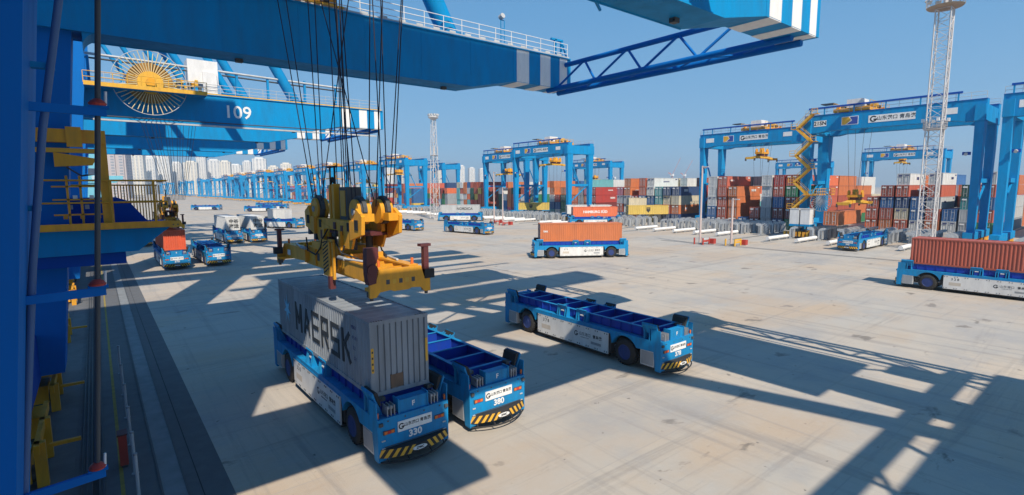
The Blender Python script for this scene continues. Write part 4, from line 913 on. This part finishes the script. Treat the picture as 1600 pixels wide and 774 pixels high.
BLN = {20: 'at the right edge', 21: 'right of the zigzag stair', 22: 'left of the zigzag stair', 23: 'right of the orange container', 24: 'behind the orange container', 25: 'left of the orange container', 26: 'right of the thin mast', 27: 'near the thin mast', 28: 'left of the thin mast', 29: 'second left of the thin mast', 30: 'third left of the thin mast', 31: 'fourth left of the thin mast', 32: 'fifth left of the thin mast'}
for bl in range(20, 29):
    yb = 18.8+(bl-21)*32.2
    for i in range(5):
        y = yb+3.2+i*5.2
        r = cp(PR); r.location = (112.5 + (3 if bl == 22 else 0), y, 0); r['label'] = 'grey arched rack %s, %s from the right in its row' % (BLN[bl], ORD[i]); r['group'] = 'arched racks in the transfer zone'
        r = cp(PGd); r.location = (102.5 + (2 if bl == 22 else 0), y+2.6, 0); r['label'] = 'white barrel guard rail %s, %s from the right in its row' % (BLN[bl], ORD[i]); r['group'] = 'white guard rails before the racks'
# containers standing in the transfer zone
place_container(113.0, 37.9, 3.0, 0, 12.192, 'orange', 'orange container gripped by the low yellow spreader behind the blue vehicle')
def named(x, y, z, cname, L, lab, txt=None, tm=MARK, size=1.2, H=H8, tx=0, rz=0):
    o = place_container(x, y, z, rz, L, cname, lab, H=H, detail=1)
    if txt: text(txt, size, tm, (tx, -1.224, H*0.48), '-y', o, 'lettering', bold=0.03)
    return o
CM['hs red'] = paint('container_orange_red', (0.74, 0.17, 0.07), 0.5, 0.25, 1.4, fade=0.08)
A15 = math.atan2(-0.553, 0.833)
named(105.5, 95.5, 2.5, 'hs red', 12.192, 'orange red container with white lettering just above the plain orange one', 'HAMBURG SÜD', MARK, 0.95, rz=A15)
agv(105.5, 95.5, A15, 'blue guided vehicle hidden behind the orange container under a red lettered one')
named(113, 109.5, 2.5, 'white', 6.06, 'left white container with magenta letters on a rack in the centre', 'ONE', MAG, 1.4, rz=A15)
named(118, 104.8, 2.5, 'white', 6.06, 'right white container with magenta letters on a rack in the centre', 'ONE', MAG, 1.4, rz=A15)
o = named(125, 92.5, 2.5, 'yellow', 12.192, 'yellow container with a dark badge, right of the red lettered container', None, rz=A15)
def badge(o, x):
    b = MB(); b.prism([(x-0.55, 2.0), (x-0.55, 1.1), (x, 0.5), (x+0.55, 1.1), (x+0.55, 2.0)], 1, -1.224, -1.236, INK); bo = b.build('badge', o); text('MSC', 0.42, CM['yellow'], (x, -1.24, 1.6), '-y', bo)
badge(o, -0.2)
o = named(121, 139, 2.5, 'yellow', 12.192, 'yellow container with a dark badge, right of the thin light mast', None, rz=R(-42)); badge(o, -0.4)
named(128, 98.5, 4.5, 'cream', 6.06, 'pale cream container standing above the red lettered one', None, rz=A15)

# ------------------------------------------------------------------ container stacks
PAL = ['rust red']*2+['brick red']*5+['maroon']+['orange']*6+['white']*8+['light grey']*4+['blue']*2+['sky blue']*2+['hs red']*2+['navy blue']*3+['blue']*3+['teal', 'green', 'green', 'dark green', 'yellow', 'cream', 'grey', 'red', 'red', 'pink', 'sky blue']
ROWN = ['rightmost', 'second', 'third', 'fourth', 'fifth', 'sixth', 'seventh', 'leftmost']
TIER = ['ground', 'second', 'third', 'fourth', 'fifth', 'sixth']
cands = []
def block(bl, x0, heights, seed, preset={}, bays=5):
    rr = random.Random(seed); yb = 18.8+(bl-21)*32.2
    occ = {}
    for r in range(8):
        for bay in range(bays):
            h = heights[r][bay] if r < len(heights) and bay < len(heights[r]) else max(2, min(5, int(rr.gauss(4.4, 1.1))))
            same = rr.choice(PAL)
            for k in range(h):
                if rr.random() < 0.62: same = rr.choice(PAL)
                occ[(r, bay, k)] = preset.get((r, bay, k), same)
    for (r, bay, k), c in occ.items():
        hid = ((r-1, bay, k) in occ) and ((r, bay-1, k) in occ) and ((r, bay, k+1) in occ)
        if hid: continue
        x = x0+6.1+bay*12.75+(0.35*rr.random()); y = yb+3.0+r*2.86
        cands.append((math.hypot(x, y)*(1.0 if bay == 0 else 1.15), bl, r, bay, k, x, y, k*2.6+0.01, c))
B = 'brick red'; W_ = 'white'; N = 'navy blue'
block(20, 138, [[5, 5, 5]]*8, 3, {(7, 0, k): ['orange', 'brick red', 'brick red', 'brick red', 'dark green'][k] for k in range(5)}, 3)
block(21, 142, [[5, 4, 3], [4, 4, 3], [2, 4, 4], [5, 3, 4], [3, 4, 5], [5, 4, 3], [4, 4, 5], [3, 4, 4]], 11,
      {**{(0, 0, k): ['green', 'brick red', 'blue', 'brick red', 'white'][k] for k in range(5)}, **{(1, 0, k): ['grey', 'light grey', 'teal', 'dark green'][k] for k in range(4)},
       **{(3, 0, k): ['orange', 'brick red', 'light grey', 'brick red', 'white'][k] for k in range(5)}, **{(5, 0, k): ['brick red', 'cream', 'navy blue', 'brick red', 'white'][k] for k in range(5)}, **{(6, 0, k): ['orange', 'rust red', 'blue', 'rust red', 'grey'][k] for k in range(4)}})
block(22, 127.5, [[5, 5, 5], [5, 5, 5], [5, 5, 4], [2, 4, 5], [1, 5, 5], [4, 5, 5], [5, 5, 5], [5, 5, 5]], 5,
      {**{(0, 0, k): ['green', 'maroon', 'maroon', 'green', 'brick red'][k] for k in range(5)}, **{(1, 0, k): ['navy blue', 'maroon', 'blue', 'brick red', 'red'][k] for k in range(5)}, **{(2, 0, k): ['grey', 'grey', 'light grey', 'white', 'white'][k] for k in range(5)},
       (3, 0, 0): 'maroon', (3, 0, 1): 'brick red', (4, 0, 0): 'blue', **{(6, 0, k): ['rust red', 'rust red', 'brick red', 'brick red', 'brick red'][k] for k in range(5)}, **{(3, 1, k): ['rust red', 'brick red', 'orange', 'maroon'][k] for k in range(4)}, (4, 1, 4): 'orange'})
block(23, 129, [[4, 5, 5], [4, 4, 5], [4, 5, 5], [5, 5, 5], [5, 5, 5], [3, 4, 5], [5, 5, 4], [4, 5, 5]], 23,
      {**{(0, 0, k): ['navy blue', 'orange', 'cream', 'navy blue'][k] for k in range(4)}, **{(1, 0, k): ['navy blue', 'brick red', 'cream', 'navy blue'][k] for k in range(4)}, (3, 0, 4): 'white', (3, 0, 3): 'white', (4, 0, 4): 'brick red', (4, 0, 3): 'brick red'})
block(24, 130, [], 31); block(25, 131, [], 37); block(26, 131, [[5]*5]*8, 41, {(r, 0, k): 'rust red' for r in range(3) for k in range(5) if (r+k) % 4}); block(27, 132, [], 43)
for bl in range(28, 37): block(bl, 131, [], 50+bl, {}, 3)
cands.sort(key=lambda c: c[0])
mono = {}
for i, (d, bl, r, bay, k, x, y, z, c) in enumerate(cands):
    if i < 262:
        bn = BLN.get(bl, 'far left')
        o_ = place_container(x, y, z, 0, 12.192, c, '%s container, %s tier, %s row, %s deep, block %s' % (c, TIER[k], ROWN[r], ORD[bay], bn), 'containers stacked in the yard')
        q = rnd.random()
        if i < 150 and q < 0.75:
            mk = MARK if c not in ('white', 'cream', 'light grey', 'yellow') else NAVYT
            b = MB(); x1 = rnd.uniform(-4.5, 2.0); wd_ = rnd.uniform(1.4, 3.2); hh = rnd.uniform(0.3, 0.7)
            for g in range(int(wd_/0.5)): b.box(x1+g*0.5, x1+g*0.5+0.36, -1.226, -1.219, 1.5-hh/2, 1.5+hh/2, mk)
            b.box(4.6, 5.7, -1.226, -1.219, 2.05, 2.3, mk); b.box(-6.155, -6.148, 0.25, 1.0, 1.95, 2.25, mk); b.box(-6.155, -6.148, -0.95, -0.3, 2.05, 2.25, mk)
            b.build('marking', o_, kind='stuff')
    else:
        mb = mono.setdefault(bl, MB()); hx, hy = 6.09, 1.215
        mb.box(x-hx, x+hx, y-hy, y+hy, z, z+2.57, CM[c])
        for q in range(-5, 6): mb.box(x+q*1.05-0.2, x+q*1.05+0.2, y-hy-0.03, y-hy, z+0.2, z+2.4, CM[c])
for bl, mb in mono.items():
    o = mb.build('stacked_containers', kind='stuff'); tag(o, 'mass of stacked containers in the farther part of the yard', 'containers')

# ------------------------------------------------------------------ light masts and poles
def lattice(b, x, y, z0, z1, w0, w1, m, seg, r=0.07, rb=0.035):
    n = int((z1-z0)/seg)
    def c(i, t): wv = (w0+(w1-w0)*t)/2; return [Vector((x-wv, y-wv, z0+(z1-z0)*t)), Vector((x+wv, y-wv, z0+(z1-z0)*t)), Vector((x+wv, y+wv, z0+(z1-z0)*t)), Vector((x-wv, y+wv, z0+(z1-z0)*t))][i]
    for i in range(4): b.tube(c(i, 0), c(i, 1), r, m, 6)
    for k in range(n):
        t0, t1 = k/n, (k+1)/n
        for i in range(4):
            j = (i+1) % 4; b.tube(c(i, t1), c(j, t1), rb, m, 4, cap=False)
            if k % 2: b.tube(c(i, t0), c(j, t1), rb, m, 4, cap=False)
            else: b.tube(c(j, t0), c(i, t1), rb, m, 4, cap=False)
MW = paint('mast_galvanised', (0.62, 0.60, 0.59), 0.5, 0.25)
t = thing('light_mast', 'tall pale lattice light mast with a round top platform, right side', 'light mast', (104.0, 22.85, 0))
b = MB(); lattice(b, 0, 0, 0.3, 37.2, 2.0, 1.9, MW, 1.45, 0.10, 0.045); b.box(-1.2, 1.2, -1.2, 1.2, 0, 0.35, CONC); b.build('lattice_shaft', t)
b = MB(); b.path([(0.2, -0.9+0.0, 0.3), (0.2, -0.9, 37)], 0.04, MW, 5); b.path([(0.65, -0.9, 0.3), (0.65, -0.9, 37)], 0.04, MW, 5)
for k in range(90): b.tube((0.2, -0.9, 0.6+k*0.4), (0.65, -0.9, 0.6+k*0.4), 0.02, MW, 4, cap=False)
b.build('ladder', t)
for zc, rr_ in ((37.4, 2.35), (19.0, 1.5)):
    b = MB(); n = 20
    b.loft([[(r*math.cos(2*PI*i/n), r*math.sin(2*PI*i/n), z) for i in range(n)] for z, r in ((zc, rr_*0.93), (zc+0.18, rr_))], paint('platform_tan', (0.42, 0.30, 0.20), 0.6, 0.3) if zc > 30 else MW)
    pts = [(rr_*math.cos(2*PI*i/n), rr_*math.sin(2*PI*i/n), zc+0.18) for i in range(n+1)]
    railing(b, pts, 1.15, MW, 0.03, 0.8, 2); b.build('platform', t)
for k in range(10):
    a = 2*PI*k/10; b = MB(); p = Vector((2.3*math.cos(a), 2.3*math.sin(a), 38.9)); b.M = Matrix.Translation(p) @ Matrix.Rotation(a, 4, 'Z') @ Matrix.Rotation(R(50), 4, 'Y'); b.box(-0.3, 0.3, -0.3, 0.3, -0.12, 0.12, LGREY); b.box(-0.26, 0.26, -0.26, 0.26, 0.121, 0.13, WHITE); b.M = Matrix.Identity(4); b.build('floodlight', t)
b = MB(); b.box(0.5, 6.2, -0.8, 0.8, 40.3, 40.6, GREY); b.tube((0, 0, 37.4), (0, 0, 40.4), 0.3, MW, 8); b.build('jib_arm', t)
for k in range(4): a = 2*PI*k/4+0.4; b = MB(); b.cbox((1.6*math.cos(a), 1.6*math.sin(a), 20.5), (0.35, 0.35, 0.5), WHITE); b.build('camera_box', t)
t = thing('light_mast', 'thin pale lattice light mast with a small dish top, left of centre', 'light mast', (88.9, 151.6, 0))
b = MB(); lattice(b, 0, 0, 0.3, 33, 2.6, 1.1, MW, 2.4, 0.11, 0.06); b.box(-1.6, 1.6, -1.6, 1.6, 0, 0.4, CONC); b.build('lattice_shaft', t)
b = MB(); n = 16; b.loft([[(r*math.cos(2*PI*i/n), r*math.sin(2*PI*i/n), z) for i in range(n)] for z, r in ((32.6, 0.5), (33.4, 1.7), (33.7, 1.7))], MW)
for k in range(10): a = 2*PI*k/10; b.cbox((1.5*math.cos(a), 1.5*math.sin(a), 34.3), (0.55, 0.55, 0.6), LGREY)
b.build('lamp_head', t)
b = MB(); b.loft([[(r*math.cos(2*PI*i/n), r*math.sin(2*PI*i/n), z) for i in range(n)] for z, r in ((21.0, 1.0), (21.2, 1.35))], MW)
for k in range(6): a = 2*PI*k/6; b.box(1.3*math.cos(a)-0.12, 1.3*math.cos(a)+0.12, 1.3*math.sin(a)-0.12, 1.3*math.sin(a)+0.12, 21.2, 24, MW)
b.build('antenna_ring', t)
PP = paint('pole_pink_grey', (0.58, 0.47, 0.44), 0.5, 0.2)
for (x, y, h, lab) in ((84.8, 51.2, 14.0, 'tall pink grey pole with barriers at its foot, left of the low white pole'), (86.9, 46.4, 8.3, 'shorter pink grey pole with a yellow barrier at its foot'), (88.0, 113.5, 10.5, 'slim pale pole just left of the central gantry cluster'), (91.0, 121.5, 15.0, 'slim pale pole right of the yellow badge container')):
    t = thing('light_pole', lab, 'pole', (x, y, 0), 0, 'poles along the transfer zone')
    b = MB(); b.tube((0, 0, 0), (0, 0, h), 0.2, PP, 10, 0.15); b.box(-0.5, 0.5, -0.5, 0.5, 0, 0.3, CONC); b.build('pole', t)
    b = MB(); b.box(-0.1, 0.1, -0.9, 0.1, h-0.3, h-0.1, PP); b.cbox((0, -0.9, h-0.2), (0.3, 0.5, 0.16), LGREY); b.build('lamp', t)
    k = (YELB if h < 9 else REDP)
    t2 = thing('crash_barrier', ('yellow' if h < 9 else 'red and grey')+' barrier at the foot of the '+lab.split(' with')[0].replace('slim pale pole right of the yellow badge container', 'pale pole beside the yellow badge container').replace('slim pale pole just left of the central gantry cluster', 'pale pole left of the central gantries'), 'barrier', (x+0.2, y-0.9, 0), 0, 'barriers at the pole feet')
    for dx in (-1.0, 1.0):
        MB().tube((dx, -0.2, 0), (dx, -0.2, 1.2), 0.14, k, 8).build('post', t2); MB().tube((dx, 1.5, 0), (dx, 1.5, 1.2), 0.14, k, 8).build('post', t2)
    MB().box(-1.0, 1.0, -0.28, -0.12, 0.5, 0.8, k).box(-1.0, 1.0, -0.28, -0.12, 0.95, 1.2, k if h < 9 else LGREY).build('rail', t2)
    t2 = thing('traffic_cabinet', 'small red cabinet standing beside the '+lab.split(' with')[0].replace('slim pale pole right of the yellow badge container', 'pale pole beside the yellow badge container').replace('slim pale pole just left of the central gantry cluster', 'pale pole left of the central gantries'), 'cabinet', (x+1.6, y-1.6, 0), 0, 'small cabinets by the poles')
    MB().box(-0.4, 0.4, -0.4, 0.4, 0.1, 1.0, REDP).build('case', t2); MB().box(-0.45, 0.45, -0.45, 0.45, 0, 0.1, CONC).build('plinth', t2)

# ------------------------------------------------------------------ posts and red box by the crane rail
for i, y in enumerate((20.6, 22.6, 25.4, 28.6, 32.0, 36.0)):
    t = thing('fence_post', 'slim grey post beside the quay strip, %s from the viewer' % ORD[i], 'post', (0.40, y, 0), 0, 'slim posts along the quay strip')
    MB().tube((0, 0, 0.03), (0, 0, 1.55), 0.055, LGREY, 10).build('shaft', t); MB().tube((0, 0, 0), (0, 0, 0.03), 0.12, GREY, 10).build('base_plate', t); MB().tube((0, 0, 1.55), (0, 0, 1.62), 0.065, GREY, 10).build('cap', t)
t = thing('fire_box', 'dark red box standing by the slim posts on the quay', 'box', (0.12, 23.6, 0))
MB().box(-0.13, 0.13, -0.25, 0.25, 0.1, 1.25, REDP).build('case', t); MB().box(-0.16, 0.16, -0.28, 0.28, 1.25, 1.3, MAROON).build('lid', t); MB().box(-0.1, 0.1, -0.2, 0.2, 0, 0.1, DGREY).build('plinth', t)
for i, (y, h) in enumerate(((25.0, 1.6), (33.0, 1.3), (47.0, 1.2), (62.0, 1.4))):
    t = thing('cable_guide', 'yellow cable guide frame beside the crane rail, %s from the viewer' % ORD[i], 'cable guide', (-2.1, y, 0), 0, 'yellow cable guides along the crane rail')
    MB().box(-0.22, 0.1, -1.4, -1.1, 0, h, YEL).build('upright', t); MB().box(-0.22, 0.1, 1.1, 1.4, 0, h, YEL).build('upright', t)
    MB().box(-0.2, -0.05, -1.6, 3.4, h-0.35, h, YEL).build('bar', t); MB().box(0.1, 1.0, -0.1, 0.05, h*0.55, h*0.55+0.12, YEL).build('arm', t)

# ------------------------------------------------------------------ far city, far cranes
WALLC = [paint('tower_cream', (0.76, 0.72, 0.64), 0.8, 0.15, 0.05), paint('tower_white', (0.77, 0.76, 0.74), 0.8, 0.15, 0.05), paint('tower_pinkgrey', (0.52, 0.47, 0.47), 0.8, 0.15, 0.05)]
WIN = paint('tower_window', (0.25, 0.29, 0.34), 0.4, 0.2, 0.2)
def tower(x, y, wd, dp, h, mi, label):
    t = thing('apartment_tower', label, 'building', (x, y, 0), R(-20), 'far apartment towers')
    b = MB(); b.box(-wd/2, wd/2, -dp/2, dp/2, 0, h, WALLC[mi]); n = 4
    for i in range(n): xx = -wd/2+wd*(i+0.5)/n; b.box(xx-wd/n*0.30, xx+wd/n*0.30, -dp/2-2.2, -dp/2, 0, h-2-3*(i % 2), WALLC[mi])
    b.build('wall', t)
    MB().box(-wd*0.3, wd*0.3, -dp*0.3, dp*0.3, h, h+5, WALLC[mi]).box(-wd/2-0.4, wd/2+0.4, -dp/2-0.4, dp/2+0.4, h, h+1.2, WALLC[mi]).build('roof', t)
    v = MB()
    for fl in range(int(h/3.4)):
        z = 2+fl*3.4
        for i in range(n):
            xx = -wd/2+wd*(i+0.5)/n; v.box(xx-wd/n*0.2, xx+wd/n*0.2, -dp/2-2.3, -dp/2-2.2, z, z+1.5, WIN)
        v.box(wd/2, wd/2+0.1, -dp*0.3, -dp*0.1, z, z+1.5, WIN); v.box(wd/2, wd/2+0.1, dp*0.1, dp*0.3, z, z+1.5, WIN)
    v.build('window', t, kind='stuff')
YC = 1500
def px2x(px, y):                       # bearing of the skyline towers seen from the quay
    k = (px-800)/807.1; s_, c_ = math.sin(0.677), math.cos(0.677)
    return y*(s_+k*c_)/(c_-k*s_)
tw = sorted([(222, 92, 0), (243, 96, 1), (262, 94, 1), (283, 90, 1), (305, 82, 0), (322, 90, 1), (341, 92, 1), (358, 80, 0), (374, 88, 1), (392, 86, 1), (411, 86, 1), (432, 80, 0), (452, 78, 0), (470, 70, 0), (611, 96, 1), (627, 60, 0), (690, 70, 0), (722, 80, 1), (738, 74, 1), (754, 72, 1), (500, 62, 0), (545, 60, 0)])
TWN = 'second third fourth fifth sixth seventh eighth ninth tenth eleventh twelfth thirteenth fourteenth fifteenth sixteenth seventeenth eighteenth nineteenth twentieth twenty-first twenty-second twenty-third twenty-fourth'.split()
names = ['pale cream', 'white', 'grey pink']
for i, (px, h, mi) in enumerate(tw):
    y = YC+(i*53) % 160
    tower(px2x(px, y), y, (30, 22, 34, 26)[i % 4] if px < 480 else 22, 20, (h-(0, 14, 4, 20, 9)[i % 5]*(px < 480))*y/1500*1.04, mi, names[mi]+' far apartment tower, '+TWN[i]+' from the left along the skyline')
tower(px2x(184, 800), 800, 34, 20, 62, 2, 'grey pink apartment tower nearest and leftmost on the skyline')
FARP = paint('faded_pink_red', (0.5, 0.2, 0.2), 0.6, 0.2)
for k, (x, y, h, cm_) in enumerate(((1500, 1260, 85, WHITE), (1330, 900, 95, FARP), (1400, 905, 90, FARP))):
    t = thing('harbour_crane', ('white', 'faded red', 'pale red')[k]+' far luffing crane jib above the stacked containers', 'crane', (x, y, 0))
    b = MB(); lattice(b, 0, 0, 0, 45, 5, 3, cm_, 7, 0.4, 0.25); b.build('tower', t)
    b = MB(); b.beam((0, 0, 45), (16 if k else -22, -16 if k else 22, h), 0.9, 1.1, cm_); b.beam((0, 0, 45), (-8, 8, 52), 2.5, 2.5, cm_); b.build('jib', t)
    MB().box(-4, 4, -4, 4, 42, 48, WHITE).build('cab', t)
# pale blue far ship-to-shore structure on the left horizon
t = thing('harbour_crane', 'pale cyan crane structure seen between the yellow frame and the platform rail', 'crane', (4, 330, 0))
b = MB(); b.prism([(-14, 14), (5, 14), (8, 16.0), (8, 17.5), (-14, 17.5)], 1, -2, 2, HULL); b.build('lower_beam', t)
b = MB(); b.loft([[(x0, -1.5, z), (x1, -1.5, z), (x1, 1.5, z), (x0, 1.5, z)] for z, x0, x1 in ((0, -8, 0), (18, -8, 2), (45, -9, -4))], HULL); b.build('leg', t)
text('青岛港', 2.4, MARK, (-1, -2.02, 16.2), '-y', t)

# ------------------------------------------------------------------ neighbour crane above and behind the viewer (its works and added unseen casters shade the yard)
t = quay_crane(2.95, 'blue quay crane standing over the viewer, out of view', near=True, legs=False, xe=31.5)
KX, KY = 0.30, 0.90
def upper(name, gx0, gx1, gy0, gy1, h=0.5, z=58.0, m=BLUE):
    """unseen shade caster added at height z, placed from the ground area it shades"""
    b = MB(); b.box(gx0-KX*z, gx1-KX*(z+h), gy0-KY*z, max(gy0-KY*z+0.3, gy1-KY*(z+h)), z, z+h, m); return b.build(name, t, (0, -2.95, 0))
for y0, dx in ((3.3, 0.0), (-17.4, -9.5)):
    b = MB(); b.loft([[(xl+dx, y0, z), (xr+dx, y0, z), (xr+dx, y0+2.4, z), (xl+dx, y0+2.4, z)] for z, xl, xr in ((0.5, -7.0, -4.4), (17.6, -6.0, -2.8), (58, -3.4, -0.2))], SHADEB); b.build('leg', t, (0, -2.95, 0))
upper('yard_shade_plate', 27.0, 34.3, 9.6, 19.6, 0.3, 21.3); upper('yard_shade_plate', 28.4, 31.6, 3.6, 9.6, 0.3, 21.3); upper('yard_shade_plate', 33.4, 35.4, 5.4, 8.8, 0.3, 21.3)  # plates added out of view to cast the broad yard shadow
upper('shade_beam', 8.0, 36.4, 5.35, 6.5, 0.3, 21.0)  # unseen bar added for the narrow shadow across the yard
upper('vehicle_shade_box', 7.2, 10.7, 14.2, 18.9, 1.0, 22.0)  # unseen box added to shade the front of the lettered container's vehicle
upper('near_shade_box', 21.5, 27.5, -6, 3.6, 0.8, 22.0)  # unseen box added to shade the nearest ground on the right
upper('quay_shade_block', -30, 3.4, 17.0, 30.0, 4.0)  # block added out of view to shade the quay strip
upper('quay_shade_block', -30, 11.6, 28.4, 39.0, 5.0); upper('quay_shade_block', -30, 9.0, 39.0, 47.5, 3.0); upper('far_quay_shade_block', -30, 6.0, 47.4, 58.0, 2.0)  # more unseen blocks added to shade the ground on the left
upper('shade_strip', -10, 10.1, 23.6, 25.1, 0.1, 21.3)  # added strip, out of view, widens the girder's shadow near the container
for xa, xb, yb_ in ((-20, 19.8, 50.25), (19.8, 22.2, 49.9), (22.2, 27.4, 49.45), (27.4, 29.0, 50.0), (29.0, 32.2, 49.7)): upper('girder_shade_plate', xa, xb, 45.5, yb_, 0.4)  # unseen plates added to shade the far girder, uneven edge leaves lit patches
upper('mid_yard_shade_plate', 36.0, 44.6, 38.3, 42.0, 0.3); upper('shade_bar', 26, 41, 44.0, 44.8, 0.2); upper('shade_bar', 16, 44, 55.2, 55.8, 0.2); upper('shade_bar', 10, 42, 58.2, 59.6, 0.3); upper('shade_bar', 14, 45, 63.0, 67.0, 0.3)  # plate and bars added out of view for scattered mid-yard shadows
upper('high_shade_strip', 12, 31.0, 36.8, 38.2, 0.2, 40.0)  # unseen strip added for one more shadow band
b = MB()
for (ga, gb, r) in (((24.9, 6.0), (23.5, 3.4), 0.16), ((20.7, 6.2), (20.1, 3.5), 0.13), ((22.0, 5.8), (19.0, 4.0), 0.10), ((33.0, 10), (36.5, 4.5), 0.12), ((36.5, 10), (33.5, 3), 0.12), ((34.6, 19), (34.6, 3), 0.08), ((20, 34), (31, 41), 0.10), ((18, 42), (28, 34), 0.12)):
    b.tube((ga[0]-KX*21, ga[1]-KY*21, 21.0), (gb[0]-KX*21, gb[1]-KY*21, 21.0), r, BLUE, 8)
b.build('shade_rod', t, (0, -2.95, 0))  # rods added out of view to cast thin diagonal shadows

# ------------------------------------------------------------------ air
hm = bpy.data.materials.new('haze_air'); hm.use_nodes = True; hn = hm.node_tree.nodes; hn.clear()
ho = hn.new('ShaderNodeOutputMaterial'); hv = hn.new('ShaderNodeVolumePrincipled')
hv.inputs['Color'].default_value = (0.78, 0.91, 1.0, 1); hv.inputs['Density'].default_value = 0.00028; hv.inputs['Anisotropy'].default_value = 0.2
hm.node_tree.links.new(hv.outputs[0], ho.inputs['Volume'])
MB().box(-62, 6010, -402, 6010, -1.0, 150, hm).build('haze', kind='stuff')
